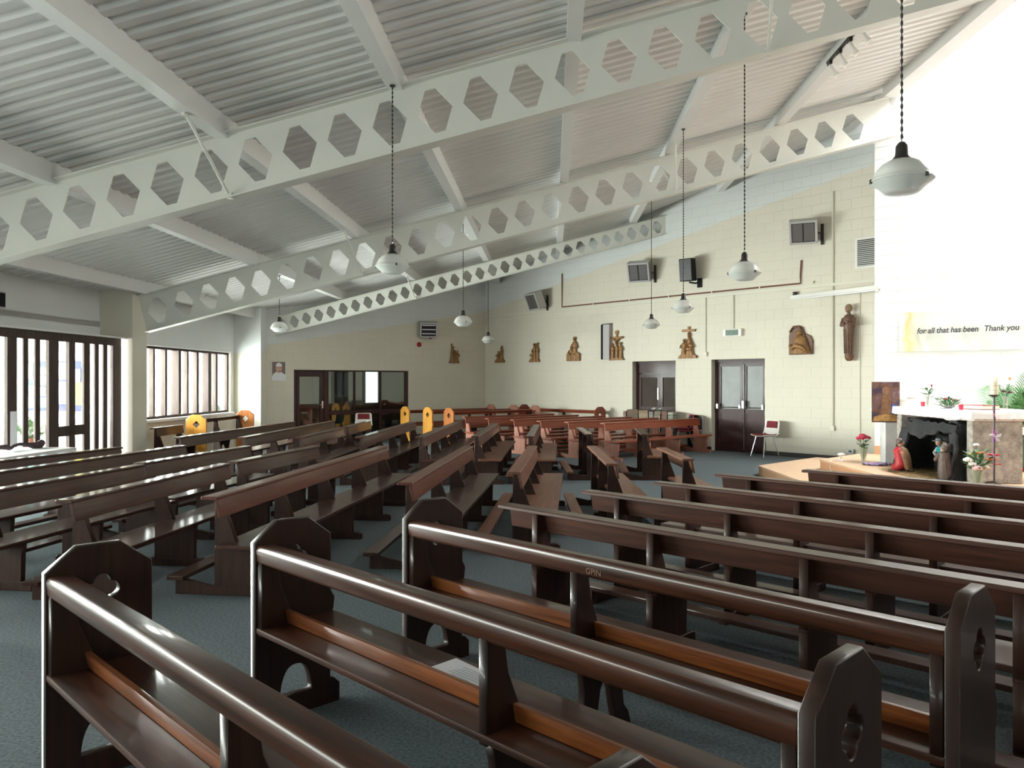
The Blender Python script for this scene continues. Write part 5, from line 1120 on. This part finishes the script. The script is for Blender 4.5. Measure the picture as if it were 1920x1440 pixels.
bouquet('lily_vase', 'glass vase of white, orange and red lilies in front of the altar', (c.x - .02, yv, P2), [(.05, 0), (.055, .01), (.06, .12), (.085, .26), (.08, .26), (.05, .12), (.0, .02)],
        [('round', -.15, -.05, .34, .055, M_WH), ('round', -.06, -.10, .24, .06, M_PK), ('round', -.10, -.06, .29, .045, M_WH), ('lily', .02, -.02, .42, .06, M_OR), ('lily', -.05, 0, .40, .055, M_YE), ('lily', .15, -.05, .34, .07, M_OR), ('lily', .18, -.02, .39, .08, M_RR), ('lily', .21, -.04, .28, .06, M_RR), ('round', .0, .03, .52, .035, M_WH), ('round', .06, -.08, .25, .04, mat('petal_peach', (.75, .55, .38), .5))], 46, .16, (.22, .44), 5, .028, .12)
bouquet('rose_vase', 'slim glass vase with a red rose on the far end of the altar', alt(.45, 2.08), [(.022, 0), (.02, .03), (.018, .10), (.03, .16), (.026, .16), (.014, .1), (.0, .02)], [('bud', .05, -.02, .30, .024, M_RR)], 22, .09, (.14, .28), 6, .02, .09)
bouquet('table_flowers', 'low bowl of evergreen and small red and white flowers on the altar', alt(.35, 1.28), [(.03, 0), (.085, .012), (.10, .035), (.095, .035), (.08, .018), (.0, .008)],
        [('round', -.07, -.04, .13, .028, M_RR), ('round', -.02, .02, .15, .026, M_WH), ('round', .05, -.05, .13, .024, M_WH), ('round', .10, -.02, .11, .026, M_RR), ('round', .02, -.08, .12, .02, M_RR), ('round', -.12, .0, .10, .022, M_WH)], 90, .26, (.04, .14), 7, .014, .09, M_GREYM)
bouquet('mum_vase', 'glass vase with a large white flower and dark red carnations on the altar', alt(.82, .72), [(.035, 0), (.03, .02), (.028, .12), (.045, .18), (.04, .18), (.02, .12), (.0, .02)], [('round', .0, -.04, .36, .065, M_WH), ('bud', .06, .0, .40, .026, M_OR), ('round', -.04, -.03, .24, .03, mat('petal_maroon', (.10, .01, .02), .6)), ('round', .04, -.03, .23, .03, mat('petal_maroon', (0, 0, 0))), ('bud', -.12, 0, .40, .018, M_YE)], 24, .12, (.2, .34), 8, .02, .09)
def votive(label, loc):
    t = thing('votive_candle', label, 'candle', loc, 0, 'red votive candles on the altar'); MB().lathe([(.026, 0), (.033, .07), (.030, .07), (.024, .01), (.0, .008)], 16).build('cup', mat('red_cup', (.55, .015, .05), .3), t, smooth=True); MB().lathe([(.0, .01), (.023, .011), (.026, .045), (0, .047)], 12).build('wax', mat('red_wax', (.5, .03, .06), .5), t, smooth=True)
votive('red votive candle beside the rose vase', alt(.35, 2.02)); votive('red votive candle in front of the closed book', alt(.12, .52))
bk = thing('altar_book', 'thick closed book with red covers lying on the altar', 'book', alt(.52, .80), R(12))
MB().box(-.14, .14, -.2, .2, 0, .008).build('cover', mat('red_leather', (.22, .02, .05), .4), bk); MB().box(-.14, .14, -.2, .2, .052, .06).build('cover', mat('red_leather', (0, 0, 0)), bk); MB().box(-.13, .135, -.195, .195, .008, .052).build('pages', mat('gilt_pages', (.72, .58, .42), .6), bk)
# candle stand
yv = 9.3; c = at(1864, 900, yv); cst = thing('candle_stand', 'tall black iron candle stand with a thick cream candle', 'candle stand', (c.x, yv, P2), 0)
HS = at(1864, 742, yv).z - P2
MB().tube([(0, 0, .10), (0, 0, HS)], .011, 8).build('stem', M_BLK2, cst, smooth=True); MB().lathe([(.02, HS - .02), (.055, HS), (.06, HS + .012), (.0, HS + .012)], 16).build('drip_pan', M_BLK2, cst, smooth=True)
for k in range(3):
    a = 2 * PI * k / 3 + .5; MB().tube([(0, 0, .10), (.07 * math.cos(a), .07 * math.sin(a), .09), (.13 * math.cos(a), .13 * math.sin(a), .05), (.16 * math.cos(a), .16 * math.sin(a), .0)], .011, 8).build('foot', M_BLK2, cst, smooth=True)
cd = MB().lathe([(.0, HS + .012), (.043, HS + .013), (.044, HS + .15), (.043, HS + .172), (.036, HS + .165), (.0, HS + .16)], 20).build('candle', mat('cream_wax', (.74, .68, .52), .5), cst, smooth=True)
for k in (.055, .105): MB().lathe([(.0, HS + .012 + k), (.0452, HS + .012 + k), (.0452, HS + .017 + k), (.0, HS + .017 + k)], 20).build('band', mat('band_gold', (.5, .4, .25), .5), cd)
MB().tube([(0, 0, HS + .16), (.0, 0, HS + .185)], .003, 5).build('wick', M_BLK2, cd)
rb = MB(); M_RIB = mat('purple_ribbon', (.30, .12, .36), .5)
pts = [(.016 * math.cos(k * .9), .016 * math.sin(k * .9), HS - .06 - k * .035) for k in range(int((HS - .25) / .035))]; rb.tube(pts, .004, 5).build('ribbon', mat('pink_ribbon', (.55, .12, .30), .5), cst)
zb2 = at(1864, 818, yv).z - P2
for k in range(5): a = 1.26 * k; MB().tube([(0, -.015, zb2), (.05 * math.cos(a), -.03, zb2 + .05 * math.sin(a)), (.075 * math.cos(a + .4), -.03, zb2 + .075 * math.sin(a + .4)), (0, -.02, zb2)], .007, 5).build('bow_loop', M_RIB if k % 2 else mat('silver_ribbon', (.6, .58, .66), .4), cst)
# purple cloth, white extension reel
yv = 12.1; c = at(1643, 866, yv)
o = grid(lambda a, b: (-.18 + .36 * a + .03 * math.sin(b * 8), -.14 + .28 * b + .03 * math.sin(a * 9), .008 + .03 * abs(math.sin(a * 11 + b * 3)) * abs(math.sin(b * 8 + a * 2))), 26, 14).build('purple_cloth', mat('purple_check', (.36, .26, .48), .8, var=.6, vscale=26), None, smooth=True, loc=(c.x, yv, P2), rot=R(10)); tag(o, 'crumpled purple and white cloth on the upper step', 'cloth')
yv = 12.75; c = at(1576, 862, yv)
el = thing('desk_lamp', 'small white lamp with a looping white cable on the step edge', 'lamp', (c.x, yv, P2), 0)
MB().lathe([(.0, 0), (.065, 0), (.065, .014), (.03, .03), (.014, .036), (.013, .085)], 18).build('base', M_PLASTIC, el, smooth=True); MB().ball((0.01, 0, .105), .055, 14, 8, (1.15, .9, .45)).build('head', M_PLASTIC, el, smooth=True)
MB().tube([(-.05, 0, .01), (-.13, -.05, .012), (-.2, -.1, .01), (-.24, -.2, .0), (-.27, -.24, -.10), (-.25, -.34, -.155), (-.16, -.40, -.155), (-.10, -.34, -.155)], .006, 6).build('cable', M_PLASTIC, el, smooth=True)
# palms and planter behind the altar
M_PALM = mat('palm_green', (.10, .26, .10), .4, var=.3, vscale=10)
pl_ = thing('planter_box', 'green glass block planter with a red base behind the altar', 'planter', (at(1925, 858, 11.4).x - .02, 11.4, P2), R(-42))
MB().box(-.3, .6, -.25, .25, .06, .5).build('box', mat('green_glass_block', (.14, .24, .20), .25, var=.2, vscale=6), pl_, bevel=.01); MB().box(-.32, .62, -.27, .27, 0, .06).build('base', mat('red_base', (.30, .03, .03), .5), pl_); MB().box(-.28, .58, -.23, .23, .5, .505).build('soil', mat('soil', (.05, .035, .025), .9), pl_)
c = at(1898, 800, 11.75)
fern('palm_plant', 'tall pale green palm with arching fronds behind the altar', (c.x, 11.7, P2 + .52), 8, .95, M_PALM, 'palm', False, 1.2, 21, .016, None, .2)
fern('yucca_plant', 'darker spiky palm at the right picture edge', (at(1948, 720, 11.3).x, 11.25, P2 + .52), 8, .8, mat('yucca_green', (.06, .15, .035), .4, var=.4, vscale=10), 'palm', False, 1.05, 33, .02, None, .2)
# small shelf with white vase on the sanctuary wall (credence ledge)
x0, z0 = S.hit(1690, 744); cr = thing('wall_ledge', 'pale stone ledge on the sanctuary wall behind the icon painting', 'ledge', S.P(x0 - .25, 0, z0 - .04), S.rot); MB().box(-.1, .35, -.16, -.008, 0, .04).build('shelf', M_MARB, cr); MB().box(.08, .14, -.12, -.008, -.14, 0).build('corbel', M_MARB, cr)
o = thing('baseboard_sanctuary', 'beech skirting at the foot of the sanctuary wall', 'skirting', S.P(0, 0, P2), S.rot, None, 'structure'); MB().box(0, 5.3, -.03, -.008, 0, .15).build('board', M_LAMEDGE, o)
